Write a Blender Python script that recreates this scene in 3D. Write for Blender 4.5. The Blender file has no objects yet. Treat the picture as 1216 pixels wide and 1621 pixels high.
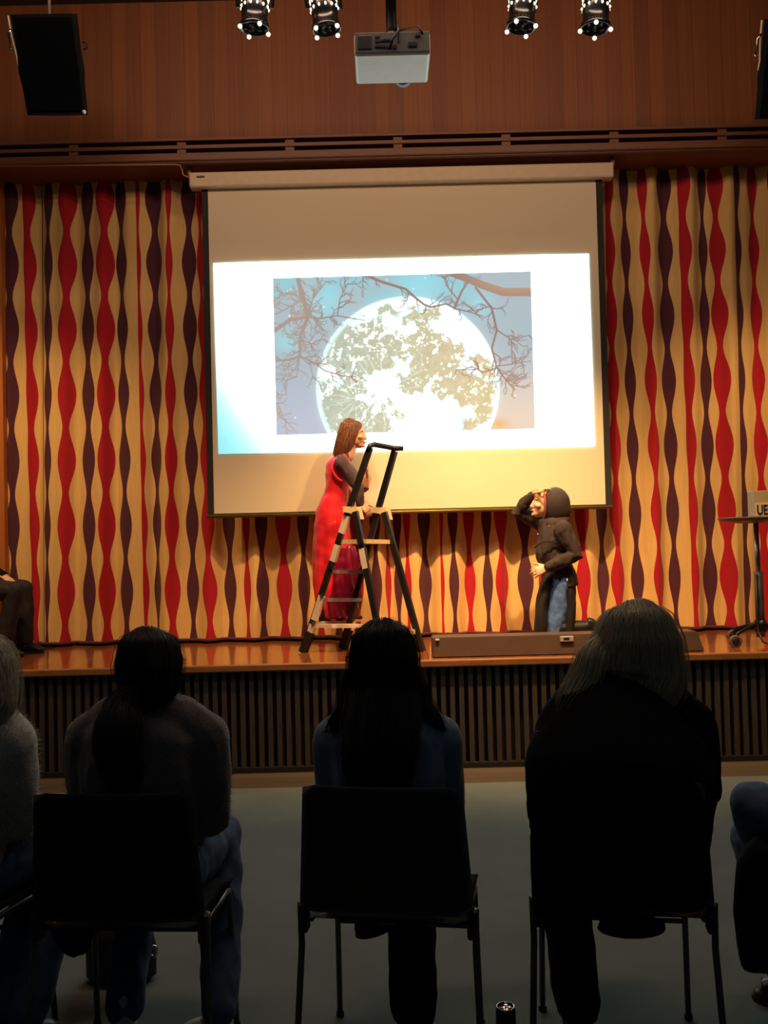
import bpy, bmesh, math, random
import numpy as np
from mathutils import Vector, Matrix, Quaternion, noise
R = math.radians
PI = math.pi
SC = bpy.context.scene
COL = SC.collection

# ------------------------------------------------------------------ camera
F_PX = 1450.0
H_CAM = 1.55
cam_d = bpy.data.cameras.new('camera')
cam = bpy.data.objects.new('camera', cam_d); COL.objects.link(cam)
cam_d.sensor_fit = 'VERTICAL'; cam_d.sensor_height = 24; cam_d.sensor_width = 18
cam_d.lens = 24 * F_PX / 1621
cam_d.clip_start = 0.05; cam_d.clip_end = 100
cam.rotation_euler = (Matrix.Rotation(R(91.56), 4, 'X') @ Matrix.Rotation(R(-1.4), 4, 'Z')).to_euler()
cam.location = (0, 0, H_CAM)
SC.camera = cam
CM = (Matrix.Rotation(R(91.56), 3, 'X') @ Matrix.Rotation(R(-1.4), 3, 'Z'))

def ray(px, py):
    return CM @ Vector(((px - 608) / F_PX, -(py - 810.5) / F_PX, -1.0))
def at(px, py, Y):
    d = ray(px, py); return d * (Y / d.y) + Vector((0, 0, H_CAM))
def atz(px, py, z):
    d = ray(px, py); return d * ((z - H_CAM) / d.z) + Vector((0, 0, H_CAM))

# ------------------------------------------------------------------ look
SC.view_settings.view_transform = 'Standard'
SC.view_settings.look = 'None'
SC.view_settings.gamma = 1
SC.view_settings.use_curve_mapping = False
SC.view_settings.exposure = 0.0
world = bpy.data.worlds.new('hall_air'); SC.world = world
world.use_nodes = True
world.node_tree.nodes['Background'].inputs[0].default_value = (0.62, 0.8, 0.85, 1)
world.node_tree.nodes['Background'].inputs[1].default_value = 0.0065
try:
    SC.cycles.max_bounces = 6
    SC.cycles.sample_clamp_indirect = 3.0
except Exception:
    pass

def spot(name, loc, target, power, color, angle=60, blend=.6, size=.06):
    d = bpy.data.lights.new(name, 'SPOT'); o = bpy.data.objects.new(name, d); COL.objects.link(o)
    d.energy = power; d.color = color; d.spot_size = R(angle); d.spot_blend = blend; d.shadow_soft_size = size
    o.location = loc
    o.rotation_euler = (Vector(target) - Vector(loc)).to_track_quat('-Z', 'Y').to_euler()
    return o
def area(name, loc, target, power, color, sx, sy):
    d = bpy.data.lights.new(name, 'AREA'); o = bpy.data.objects.new(name, d); COL.objects.link(o)
    d.energy = power; d.color = color; d.shape = 'RECTANGLE'; d.size = sx; d.size_y = sy
    o.location = loc
    o.rotation_euler = (Vector(target) - Vector(loc)).to_track_quat('-Z', 'Y').to_euler()
    return o

# ------------------------------------------------------------------ main depths
HS = 0.72           # stage height
Y_ST = 6.14         # stage front
Y_CU = 7.50         # curtain
Y_FA = 7.15         # wood header above the stage
Y_SC = 7.25         # projection screen
Y_LB = 5.30         # lighting bar
Z_CE = at(150, 6, Y_FA).z
Z_HB = at(100, 263, Y_FA).z      # underside of header
WARM = (1.0, 0.60, 0.24)
# stage lamps on the bar (the four seen and two more of the same bar outside the frame)
LAMPS = [(403, 34), (516, 36), (826, 32), (943, 34)]
lamp_pts = [at(x, y, Y_LB) for x, y in LAMPS]
TG = [(1.3, Y_CU, 0.5), (0.0, 6.9, 0.7), (1.3, 6.9, 0.75), (0.3, Y_CU, 0.5)]
PW = [180, 350, 500, 430]
for i, (p, t, w) in enumerate(zip(lamp_pts, TG, PW)):
    spot('stage_lamp_light', p + Vector((0, .05, -.12)), t, w, WARM, 62, .95, .05)
spot('side_lamp_light', (3.3, Y_LB, lamp_pts[0].z), (3.0, Y_CU, 0.5), 350, WARM, 70, .95, .05)
spot('side_lamp_light', (-3.2, Y_LB, lamp_pts[0].z), (-2.6, Y_CU, 0.4), 330, WARM, 70, .95, .05)
# dim unseen fill lights, added to lift the upper stage and the audience
area('fill_light', (0, 4.0, 5.6), (0, 6.8, 2.8), 88, (1.0, 0.64, 0.40), 5, .6)
area('fill_light', (0, 1.0, 5.4), (0, 4.8, 0), 8.0, (0.75, 0.95, 1.0), 6, 2)

# ------------------------------------------------------------------ helpers
def srgb(r, g, b):
    def f(c):
        c = c / 255.0
        return c / 12.92 if c <= .04045 else ((c + .055) / 1.055) ** 2.4
    return (f(r), f(g), f(b))

def mat(name, col, rough=.7, metal=0.0, var=0.0, scale=20, bump=0.0, bscale=60, stretch=None,
        emit=0.0, spec=None, sheen=0.0, coat=0.0, col2=None, trans=0.0):
    m = bpy.data.materials.new(name); m.use_nodes = True
    nt = m.node_tree; b = nt.nodes['Principled BSDF']
    b.inputs['Base Color'].default_value = (*col, 1)
    b.inputs['Roughness'].default_value = rough
    b.inputs['Metallic'].default_value = metal
    if spec is not None: b.inputs['Specular IOR Level'].default_value = spec
    if sheen: b.inputs['Sheen Weight'].default_value = sheen
    if coat: b.inputs['Coat Weight'].default_value = coat; b.inputs['Coat Roughness'].default_value = .12
    if emit:
        b.inputs['Emission Color'].default_value = (*col, 1); b.inputs['Emission Strength'].default_value = emit
    if var or bump:
        tc = nt.nodes.new('ShaderNodeTexCoord'); mp = nt.nodes.new('ShaderNodeMapping')
        nt.links.new(tc.outputs['Object'], mp.inputs[0])
        if stretch: mp.inputs['Scale'].default_value = stretch
    if var:
        n = nt.nodes.new('ShaderNodeTexNoise'); n.inputs['Scale'].default_value = scale; n.inputs['Detail'].default_value = 5
        nt.links.new(mp.outputs[0], n.inputs['Vector'])
        r = nt.nodes.new('ShaderNodeValToRGB')
        c2 = col2 or tuple(min(1, c * (1 + var)) for c in col)
        c1 = col if col2 else tuple(c * (1 - var) for c in col)
        r.color_ramp.elements[0].position = .32; r.color_ramp.elements[1].position = .68
        r.color_ramp.elements[0].color = (*c1, 1); r.color_ramp.elements[1].color = (*c2, 1)
        nt.links.new(n.outputs['Fac'], r.inputs[0]); nt.links.new(r.outputs[0], b.inputs['Base Color'])
    if bump:
        n2 = nt.nodes.new('ShaderNodeTexNoise'); n2.inputs['Scale'].default_value = bscale; n2.inputs['Detail'].default_value = 4
        nt.links.new(mp.outputs[0], n2.inputs['Vector'])
        bp = nt.nodes.new('ShaderNodeBump'); bp.inputs['Strength'].default_value = bump; bp.inputs['Distance'].default_value = .01
        nt.links.new(n2.outputs['Fac'], bp.inputs['Height']); nt.links.new(bp.outputs[0], b.inputs['Normal'])
    return m

def link(name, bm, m, parent=None, smooth=False):
    me = bpy.data.meshes.new(name); bm.to_mesh(me); bm.free()
    return link_me(name, me, m, parent, smooth)
def link_me(name, me, m, parent=None, smooth=False):
    o = bpy.data.objects.new(name, me); COL.objects.link(o)
    for x in (m if isinstance(m, (list, tuple)) else [m]): me.materials.append(x)
    if smooth: me.polygons.foreach_set('use_smooth', [True] * len(me.polygons))
    if parent: o.parent = parent; 
    return o
def thing(name, label, cat, loc=(0, 0, 0), rz=0, group=None):
    o = bpy.data.objects.new(name, None); COL.objects.link(o); o.location = loc; o.rotation_euler = (0, 0, rz)
    o.empty_display_size = .1
    return tag(o, label, cat, group)
def tag(o, label, cat, group=None):
    o['label'] = label; o['category'] = cat
    if group: o['group'] = group
    return o
def struct(o, label=None):
    o['kind'] = 'structure'
    if label: o['label'] = label; o['category'] = o.name.split('_')[0]
    return o

def box(bm, lo, hi, bevel=0, M=None, mi=0):
    lo = Vector(lo); hi = Vector(hi)
    g = bmesh.ops.create_cube(bm, size=1)
    vs = g['verts']
    for v in vs:
        v.co = Vector(((lo[i] + hi[i]) / 2 + v.co[i] * (hi[i] - lo[i])) for i in range(3))
    fs = set(f for v in vs for f in v.link_faces)
    if bevel:
        es = list(set(e for v in vs for e in v.link_edges))
        r = bmesh.ops.bevel(bm, geom=es, offset=bevel, segments=2, affect='EDGES', profile=.5)
        vs = list(set(v for f in r['faces'] for v in f.verts) | set(v for v in vs if v.is_valid))
        fs = set(f for v in vs for f in v.link_faces)
    if M is not None:
        for v in vs: v.co = M @ v.co
    for f in fs: f.material_index = mi
    return vs

def frames(pts, up=None):
    pts = [Vector(p) for p in pts]; out = []
    T = []
    for i in range(len(pts)):
        a = pts[max(i - 1, 0)]; b = pts[min(i + 1, len(pts) - 1)]
        t = (b - a); T.append(t.normalized() if t.length > 1e-9 else Vector((0, 0, 1)))
    n = Vector(up) if up is not None else (Vector((0, 0, 1)) if abs(T[0].z) < .9 else Vector((1, 0, 0)))
    for t in T:
        s = n - t * n.dot(t)
        if s.length < 1e-5: s = t.orthogonal()
        s.normalize()
        if up is None: n = s
        out.append((s, t.cross(s)))
    return T, out

def tube(bm, pts, rad, n=10, caps=True, up=None, mi=0, close=False):
    """rad: number, or per-point number or (ra along up, rb across)"""
    pts = [Vector(p) for p in pts]
    T, fr = frames(pts, up)
    rings = []
    for i, p in enumerate(pts):
        r = rad[i] if isinstance(rad, list) else rad
        ra, rb = r if isinstance(r, (list, tuple)) else (r, r)
        s, q = fr[i]
        rings.append([bm.verts.new(p + s * (ra * math.cos(2 * PI * k / n)) + q * (rb * math.sin(2 * PI * k / n))) for k in range(n)])
    for a, b in zip(rings, rings[1:]):
        for k in range(n):
            f = bm.faces.new((a[k], a[(k + 1) % n], b[(k + 1) % n], b[k])); f.material_index = mi; f.smooth = True
    if close:
        a, b = rings[-1], rings[0]
        for k in range(n):
            f = bm.faces.new((a[k], a[(k + 1) % n], b[(k + 1) % n], b[k])); f.material_index = mi; f.smooth = True
    elif caps:
        f = bm.faces.new(rings[0][::-1]); f.material_index = mi
        f = bm.faces.new(rings[-1]); f.material_index = mi
    return rings

def lathe(bm, prof, c=(0, 0, 0), n=32, M=None, mi=0):
    """prof: (r, z) list"""
    c = Vector(c); rings = []
    for r, z in prof:
        if r < 1e-6: rings.append([bm.verts.new(c + Vector((0, 0, z)))])
        else: rings.append([bm.verts.new(c + Vector((r * math.cos(2 * PI * k / n), r * math.sin(2 * PI * k / n), z))) for k in range(n)])
    for a, b in zip(rings, rings[1:]):
        for k in range(n):
            va = [a[0]] if len(a) == 1 else [a[k], a[(k + 1) % n]]
            vb = [b[0]] if len(b) == 1 else [b[(k + 1) % n], b[k]]
            if len(va) + len(vb) > 2:
                f = bm.faces.new(va + vb); f.smooth = True; f.material_index = mi
    if M is not None:
        for rg in rings:
            for v in rg: v.co = M @ v.co
    return rings

# ------------------------------------------------------------------ materials
def wood_mat(name, c1, c2, rough=.55, period=.09, coat=0.0, axis='X', grain=(60, 60, 1.2), seam=.5):
    m = bpy.data.materials.new(name); m.use_nodes = True
    nt = m.node_tree; b = nt.nodes['Principled BSDF']; L = nt.links
    tc = nt.nodes.new('ShaderNodeTexCoord'); mp = nt.nodes.new('ShaderNodeMapping'); mp.inputs['Scale'].default_value = grain
    L.new(tc.outputs['Object'], mp.inputs[0])
    n = nt.nodes.new('ShaderNodeTexNoise'); n.inputs['Scale'].default_value = 1; n.inputs['Detail'].default_value = 6
    L.new(mp.outputs[0], n.inputs['Vector'])
    sep = nt.nodes.new('ShaderNodeSeparateXYZ'); L.new(tc.outputs['Object'], sep.inputs[0])
    dv = nt.nodes.new('ShaderNodeMath'); dv.operation = 'DIVIDE'; dv.inputs[1].default_value = period; L.new(sep.outputs[axis], dv.inputs[0])
    fl = nt.nodes.new('ShaderNodeMath'); fl.operation = 'FLOOR'; L.new(dv.outputs[0], fl.inputs[0])
    wn = nt.nodes.new('ShaderNodeTexWhiteNoise'); wn.noise_dimensions = '1D'; L.new(fl.outputs[0], wn.inputs['W'])
    fr = nt.nodes.new('ShaderNodeMath'); fr.operation = 'FRACT'; L.new(dv.outputs[0], fr.inputs[0])
    gp = nt.nodes.new('ShaderNodeMath'); gp.operation = 'GREATER_THAN'; gp.inputs[1].default_value = .035; L.new(fr.outputs[0], gp.inputs[0])
    a = nt.nodes.new('ShaderNodeMath'); a.operation = 'MULTIPLY_ADD'; a.inputs[1].default_value = .45; L.new(wn.outputs['Value'], a.inputs[0])
    s = nt.nodes.new('ShaderNodeMath'); s.operation = 'MULTIPLY'; s.inputs[1].default_value = .9; L.new(n.outputs['Fac'], s.inputs[0])
    L.new(s.outputs[0], a.inputs[2])
    r = nt.nodes.new('ShaderNodeValToRGB'); r.color_ramp.elements[0].color = (*c1, 1); r.color_ramp.elements[1].color = (*c2, 1)
    r.color_ramp.elements[0].position = .2; r.color_ramp.elements[1].position = .95
    L.new(a.outputs[0], r.inputs[0])
    mx = nt.nodes.new('ShaderNodeMix'); mx.data_type = 'RGBA'; mx.inputs[6].default_value = (c1[0] * seam, c1[1] * seam, c1[2] * seam, 1)
    L.new(gp.outputs[0], mx.inputs[0]); L.new(r.outputs[0], mx.inputs[7]); L.new(mx.outputs[2], b.inputs['Base Color'])
    b.inputs['Roughness'].default_value = rough
    if coat: b.inputs['Coat Weight'].default_value = coat; b.inputs['Coat Roughness'].default_value = .1
    return m

M_header = wood_mat('reddish_wood_boards', srgb(104, 54, 26), srgb(134, 76, 38), .6, .115, 0, 'X', (110, 110, .8), .88)
M_trim = mat('brown_wood_trim', srgb(118, 72, 50), .5, var=.12, scale=12, stretch=(1, 10, 10))
M_dark = mat('black_void', (.01, .008, .007), .9, var=.1)
M_slat = mat('dark_wood_slat', srgb(66, 58, 56), .6, var=.2, scale=9, stretch=(8, 8, 1))
M_stagefloor = wood_mat('varnished_stage_boards', srgb(126, 68, 34), srgb(158, 94, 50), .2, .14, .6, 'X', (30, 1.5, 30))
M_carpet = mat('grey_carpet', srgb(108, 118, 117), .95, var=.10, scale=3, bump=.5, bscale=350)
M_strip = wood_mat('brown_floor_boards', srgb(70, 60, 54), srgb(88, 76, 68), .6, .12, 0, 'Y', (1.5, 40, 40))
M_wall = mat('grey_plaster', srgb(90, 86, 84), .9, var=.06, scale=4)
M_ceiling = mat('grey_ceiling_paint', srgb(70, 64, 60), .9, var=.06, scale=4)
M_black = mat('black_plastic', (.012, .012, .014), .45, var=.2)
M_blackm = mat('black_metal', (.02, .02, .022), .35, .6, var=.1)
M_chrome = mat('chrome', (.75, .75, .76), .12, 1.0, var=.05)
M_steel = mat('brushed_steel', (.45, .45, .46), .3, 1.0, var=.08)
M_white = mat('white_plastic', (.75, .76, .75), .4, var=.03)

# ------------------------------------------------------------------ setting
XL, XR = -5.2, 5.6
bm = bmesh.new(); box(bm, (XL, -2.5, -.1), (XR, Y_ST - .37, 0)); box(bm, (XL, Y_ST - .37, -.1), (XR, Y_CU + .6, -.001), mi=1)
struct(link('floor', bm, [M_carpet, M_strip]), 'dark grey carpet floor with a brown board strip along the stage')
bm = bmesh.new(); box(bm, (XL, -2.5, Z_CE), (XR, Y_CU + .6, Z_CE + .1))
struct(link('ceiling', bm, M_ceiling), 'grey hall ceiling above the wooden header')
bm = bmesh.new(); box(bm, (XL, Y_CU + .45, 0), (XR, Y_CU + .6, Z_CE))
struct(link('wall_back', bm, M_wall), 'plain wall hidden behind the stage curtain')
bm = bmesh.new(); box(bm, (XL - .1, -2.5, 0), (XL, Y_CU + .6, Z_CE)); struct(link('wall_left', bm, M_wall), 'left side wall of the hall')
bm = bmesh.new(); box(bm, (XR, -2.5, 0), (XR + .1, Y_CU + .6, Z_CE)); struct(link('wall_right', bm, M_wall), 'right side wall of the hall')

# header: boarded front above, slot grille, lower trim, underside
bm = bmesh.new()
z_slot_t = at(50, 228, Y_FA).z; z_slot_b = at(50, 250, Y_FA).z
box(bm, (XL, Y_FA, z_slot_t), (XR, Y_FA + .06, Z_CE))
struct(link('wall_header', bm, M_header), 'reddish brown boarded wood wall above the stage opening')
bm = bmesh.new()
box(bm, (XL, Y_FA - .02, z_slot_t - .012), (XR, Y_FA + .06, z_slot_t + .012), .004)
struct(link('trim_1', bm, M_trim), 'thin wood moulding under the boarded header')
bm = bmesh.new()
zm = (z_slot_t + z_slot_b) / 2
box(bm, (XL, Y_FA - .01, zm - .016), (XR, Y_FA + .04, zm + .014), .003)
for k in range(-4, 12):
    p = at(116 + 171.3 * k, 240 - 171.3 * k * .0244, Y_FA)
    if XL < p.x < XR: box(bm, (p.x - .036, Y_FA + .0, z_slot_b - .005), (p.x + .036, Y_FA + .05, z_slot_t), .002)
struct(link('trim_2', bm, M_trim), 'horizontal wood slat with short posts in the air slot')
bm = bmesh.new(); box(bm, (XL, Y_FA + .12, z_slot_b - .05), (XR, Y_FA + .14, z_slot_t + .05))
struct(link('trim_3', bm, M_dark), 'dark backing inside the air slot')
bm = bmesh.new()
box(bm, (XL, Y_FA - .03, z_slot_b - .06), (XR, Y_FA + .06, z_slot_b), .006)
box(bm, (XL, Y_FA - .01, Z_HB), (XR, Y_FA + .05, z_slot_b - .055), .003)
box(bm, (XL, Y_FA + .04, Z_HB), (XR, Y_CU + .2, Z_HB + .03))
struct(link('trim_4', bm, M_trim), 'wood beam and soffit above the curtain')

# proscenium pier on the left
M_pier = wood_mat('orange_wood_panel', srgb(160, 92, 40), srgb(190, 112, 52), .5, .5)
xp = at(6, 740, Y_CU - .12).x
bm = bmesh.new(); box(bm, (XL, Y_CU - .12, HS), (xp, Y_CU + .2, Z_HB)); struct(link('wall_pier_left', bm, M_pier), 'orange wood panel at the left end of the curtain')

# stage
bm = bmesh.new()
box(bm, (XL, Y_ST, HS - .03), (XR, Y_CU + .45, HS), .004)
struct(link('stage_floor', bm, M_stagefloor), 'shiny varnished wood stage floor')
bm = bmesh.new(); box(bm, (XL, Y_ST - .025, HS - .045), (XR, Y_ST + .02, HS + .002), .008)
struct(link('trim_stage_edge', bm, mat('worn_edge_wood', srgb(150, 100, 60), .4, var=.2, scale=6, stretch=(1, 10, 10))), 'rounded wood edge of the stage')
bm = bmesh.new()
box(bm, (XL, Y_ST + .05, 0), (XR, Y_ST + .07, HS - .03), mi=1)
box(bm, (XL, Y_ST + .0, 0), (XR, Y_ST + .05, .035), mi=1)
x = XL
while x < XR:
    box(bm, (x, Y_ST + .005, .035), (x + .032, Y_ST + .05, HS - .045)); x += .061
struct(link('wall_stage_front', bm, [M_slat, M_dark]), 'dark vertical slats on the front of the stage')

# ------------------------------------------------------------------ curtain
D_, R_ = 2, 1
def fabric(name, col, rough=.85):
    return mat(name, col, rough, var=.06, scale=9, stretch=(9, 9, .6), bump=.25, bscale=260, sheen=.1)
M_cream = fabric('cream_curtain_cloth', srgb(230, 188, 122))
M_red = fabric('crimson_curtain_print', srgb(180, 4, 34))
M_plum = fabric('plum_curtain_print', srgb(80, 28, 48))
# (kind, x at row 522, half width, x at row 933, half width, left edge straight)
ST = [(D_, 19, 12, 24, 8, 0), (R_, 46, 10.5, 52.6, 7.5, 1), (D_, 76.5, 7.5, 76, 5, 0), (R_, 106, 13, 104.5, 11.5, 0),
      (D_, 139, 11, 142, 11.5, 0), (R_, 167, 13, 169.5, 11, 0), (D_, 193.5, 10.5, 201, 11, 0), (R_, 222, 4.5, 230, 5.3, 1),
      (D_, 245, 11.7, 249, 7, 0), (R_, 270, 6.5, 274, 11, 0), (D_, 300, 11.5, 305, 10, 0), (R_, 321, 8, 332.7, 11.7, 0),
      (D_, 354, 10, 364, 10.3, 0), (R_, 382, 7, 392.4, 6.2, 0), (D_, 406, 9, 416.2, 9, 0), (R_, 440, 12, 450, 12.8, 0),
      (D_, 474, 9, 482, 9, 0), (R_, 497, 8, 507, 9, 0), (D_, 526, 10, 536, 10, 0), (R_, 556, 10, 566, 10, 0),
      (D_, 586, 9, 596, 9, 0), (R_, 605, 5, 615, 5, 0), (D_, 621, 7, 631, 6.7, 0), (R_, 636, 6, 646, 5.5, 0),
      (D_, 663, 10, 673.7, 10.4, 0), (R_, 690, 4, 700, 3.9, 1), (D_, 708, 8, 718.7, 7.9, 0), (R_, 734, 9, 744.7, 8.9, 0),
      (D_, 762, 8, 772, 7.9, 0), (R_, 784, 11, 794.7, 11, 0), (D_, 822, 12, 832.5, 12.3, 0), (R_, 852, 10, 862, 10, 0),
      (D_, 882, 10, 892, 10, 0), (R_, 912, 11, 923, 11.4, 0), (D_, 946, 8, 956, 8.6, 0), (R_, 966, 9.5, 977.4, 10.7, 0),
      (D_, 995, 9, 1010.5, 10.5, 0), (R_, 1025, 7.8, 1042.5, 9.8, 0), (D_, 1057, 11.5, 1069.6, 8.4, 0), (R_, 1085, 10.5, 1097.4, 7.8, 1),
      (D_, 1117, 8, 1126, 11.4, 0), (R_, 1139, 12, 1153, 12, 0), (D_, 1170, 7.8, 1182, 7.5, 1), (R_, 1199, 9.2, 1213, 10, 0),
      (D_, 1228, 9, 1241, 9, 0)]
x_ = 1256
k_ = 0
while x_ < 1700:
    ST.append((R_ if k_ % 2 == 0 else D_, x_, 10, x_ + 12, 10, 0)); x_ += 29; k_ += 1
Z_BULGE, PER = 1.7, .54
def row_x(px, py):
    return at(px, py, Y_CU)
def pleat(x):
    return (.032 * math.sin(2 * PI * x / .33 + .9 * math.sin(x * 3.1)) + .014 * math.sin(2 * PI * x / .171 + 1.6 * math.sin(x * 2.3)))
zc0, zc1 = HS + .035, Z_HB + .02
NZ = 150
def curtain_panel(sts, x0, x1, label):
    """x0/x1 = (x at bottom row, x at top row)"""
    th = thing('stage_curtain', label, 'curtain', (0, 0, 0), 0, 'printed stage curtains')
    bm = bmesh.new()
    info = []
    for kd, xt, ht, xb, hb, fl in sts:
        pt = row_x(xt, 522 - (xt - 160) * .0244); pb = row_x(xb, 933 - (xb - 160) * .0244)
        info.append((kd, pt.x, ht * Y_CU / F_PX, pb.x, hb * Y_CU / F_PX, fl, pt.z, pb.z))
    rows = []
    NS, NC = 6, 6
    for j in range(NZ + 1):
        z = zc0 + (zc1 - zc0) * j / NZ
        c = .5 + .5 * math.cos(2 * PI * (z - Z_BULGE) / PER)
        c = c ** .92
        xs = []; 
        tt0 = (z - zc0) / (zc1 - zc0)
        ed = [x0[0] + (x0[1] - x0[0]) * tt0]
        for kd, xt, ht, xb, hb, fl, zt, zb in info:
            t = (z - zb) / (zt - zb)
            xc = xb + (xt - xb) * t; tc = max(-.3, min(1.4, t)); hw = max(.012, hb + (ht - hb) * tc)
            wl = hw * (.34 + .66 * c); wr = wl
            if fl: wl = hw * (.8 + .2 * c) * .6
            ed += [xc - wl, xc + wr]
        ed.append(x1[0] + (x1[1] - x1[0]) * tt0)
        for i in range(1, len(ed)):
            if ed[i] < ed[i - 1] + .004: ed[i] = ed[i - 1] + .004
        for i in range(len(ed) - 1):
            n = NS
            for q in range(n): xs.append(ed[i] + (ed[i + 1] - ed[i]) * q / n)
        xs.append(ed[-1])
        zz = z + (.008 * math.sin(xs[0] * 7) if j == 0 else 0)
        amp = 1.0 + .25 * (1 - j / NZ)
        row = [bm.verts.new((x, Y_CU + pleat(x - .02 * (z - 1.5)) * amp, zz)) for x in xs]
        rows.append(row)
    kinds = [0]
    for s in info: kinds += [s[0], 0]
    for a, b in zip(rows, rows[1:]):
        for i in range(len(a) - 1):
            f = bm.faces.new((a[i], a[i + 1], b[i + 1], b[i])); f.smooth = True
            f.material_index = kinds[i // NS]
    link('cloth', bm, [M_cream, M_red, M_plum], th)
    bm = bmesh.new()   # weighted hem
    xa, xb_ = x0[0], x1[0]
    pts = [(xa + (xb_ - xa) * i / 200, 0, 0) for i in range(201)]
    pts = [(x, Y_CU + pleat(x - .02 * (HS - 1.5)) * 1.25, HS + .028) for x, _, _ in pts]
    tube(bm, pts, .012, 6)
    link('hem', bm, M_plum, th, True)
    return th
def edge(pxb, pxt):
    return (row_x(pxb, 1015).x, row_x(pxt, 290).x)
A_ = [s for s in ST if s[1] < 66]; B_ = [s for s in ST if 66 < s[1] < 952]; C_ = [s for s in ST if s[1] > 952]
curtain_panel(A_, edge(8, 2), edge(70, 63), 'narrow left curtain panel beside the orange wood pier')
curtain_panel(B_, edge(71.5, 64.5), edge(965.5, 957.5), 'wide middle curtain running behind the screen, wavy red and plum stripes on cream')
curtain_panel(C_, edge(965.6, 957.6), edge(1660, 1650), 'right curtain beside the screen and behind the bar table')

# ------------------------------------------------------------------ projection screen
scr = thing('projection_screen', 'large pull-down projection screen showing a moon picture in front of the curtain', 'projection screen')
M_case = mat('cream_screen_case', srgb(214, 190, 160), .45, var=.04)
M_scrn = mat('matte_screen_cloth', srgb(232, 216, 190), .9, var=.015, scale=2)
M_bord = mat('black_screen_border', (.02, .018, .016), .8, var=.1)
def quad_prism(bm, P, th=.004, mi=0):
    a = [bm.verts.new(p) for p in P]; b = [bm.verts.new(p + Vector((0, th, 0))) for p in P]
    bm.faces.new(a).material_index = mi; bm.faces.new(b[::-1]).material_index = mi
    for i in range(4):
        j = (i + 1) % 4; bm.faces.new((a[j], a[i], b[i], b[j])).material_index = mi
tl, tr, br, bl = [at(x, y, Y_SC) for x, y in ((328, 290), (945, 276), (961, 799.5), (340, 812))]
xl, xr = (tl.x + bl.x) / 2, (tr.x + br.x) / 2
br = at(957, 799.5, Y_SC)
zt, zb = tl.z + .01, (bl.z + br.z) / 2
xl = (at(328, 296, Y_SC).x + at(340, 812, Y_SC).x) / 2; xr = (at(945, 282, Y_SC).x + at(957, 797, Y_SC).x) / 2
bm = bmesh.new(); box(bm, (xl, Y_SC, zb), (xr, Y_SC + .003, zt)); link('screen_cloth', bm, M_scrn, scr)
bm = bmesh.new()
box(bm, (xl - .05, Y_SC - .002, zb), (xl, Y_SC + .004, zt)); box(bm, (xr, Y_SC - .002, zb), (xr + .05, Y_SC + .004, zt))
box(bm, (xl - .05, Y_SC - .002, zb - .012), (xr + .05, Y_SC + .004, zb))
link('black_border', bm, M_bord, scr)
bm = bmesh.new(); tube(bm, [(xl - .055, Y_SC, zb - .022), (xr + .055, Y_SC, zb - .022)], .014, 12)
link('weight_bar', bm, mat('olive_metal_bar', srgb(120, 100, 50), .35, .5, var=.1), scr, True)
pc0, pc1 = at(299, 283, Y_SC - .06), at(972, 266, Y_SC - .06)
zc = (pc0.z + pc1.z) / 2
bm = bmesh.new(); box(bm, (pc0.x, Y_SC - .06, zc - .068), (pc1.x, Y_SC + .05, zc + .052), .012)
link('screen_case', bm, M_case, scr)
bm = bmesh.new(); box(bm, (pc0.x + .06, Y_SC - .065, zc + .005), (pc0.x + .125, Y_SC - .058, zc + .02), .003)
link('case_badge', bm, M_blackm, scr)
for x in (pc0.x - .02, pc1.x - .01):
    bm = bmesh.new(); box(bm, (x, Y_SC - .02, zc + .04), (x + .03, Y_SC + .02, Z_HB), .003)
    link('bracket', bm, M_trim, scr)
cb = bmesh.new()
cp = [at(x, y, Y_FA - .05) for x, y in ((-40, 263.5), (120, 261.8), (276, 260.5), (285, 262), (288, 268), (290, 277), (299, 281))]
tube(cb, cp, .006, 8)
tag(link('power_cable', cb, mat('tan_cable_sheath', srgb(170, 120, 84), .5, var=.05), None, True), 'thin tan cable running along the beam to the screen case', 'cable')

# projected slide: light on the cloth, so it gives off light
def val_noise(x, y, seed):
    rng = np.random.RandomState(seed); g = rng.rand(256, 256)
    xi = np.floor(x).astype(int); yi = np.floor(y).astype(int); fx = x - xi; fy = y - yi
    fx = fx * fx * (3 - 2 * fx); fy = fy * fy * (3 - 2 * fy)
    G = lambda a, b: g[a % 256, b % 256]
    return (G(xi, yi) * (1 - fx) + G(xi + 1, yi) * fx) * (1 - fy) + (G(xi, yi + 1) * (1 - fx) + G(xi + 1, yi + 1) * fx) * fy
def fbm(x, y, seed, o=5, g=.5):
    s = 0; a = 1; t = 0
    for k in range(o):
        s = s + a * val_noise(x * 2 ** k, y * 2 ** k, seed + k); t += a; a *= g
    return s / t
def smooth(a, b, x):
    t = np.clip((x - a) / (b - a), 0, 1); return t * t * (3 - 2 * t)
def mixc(A, B, t):
    return A * (1 - t[..., None]) + np.array(B) * t[..., None]
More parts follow.
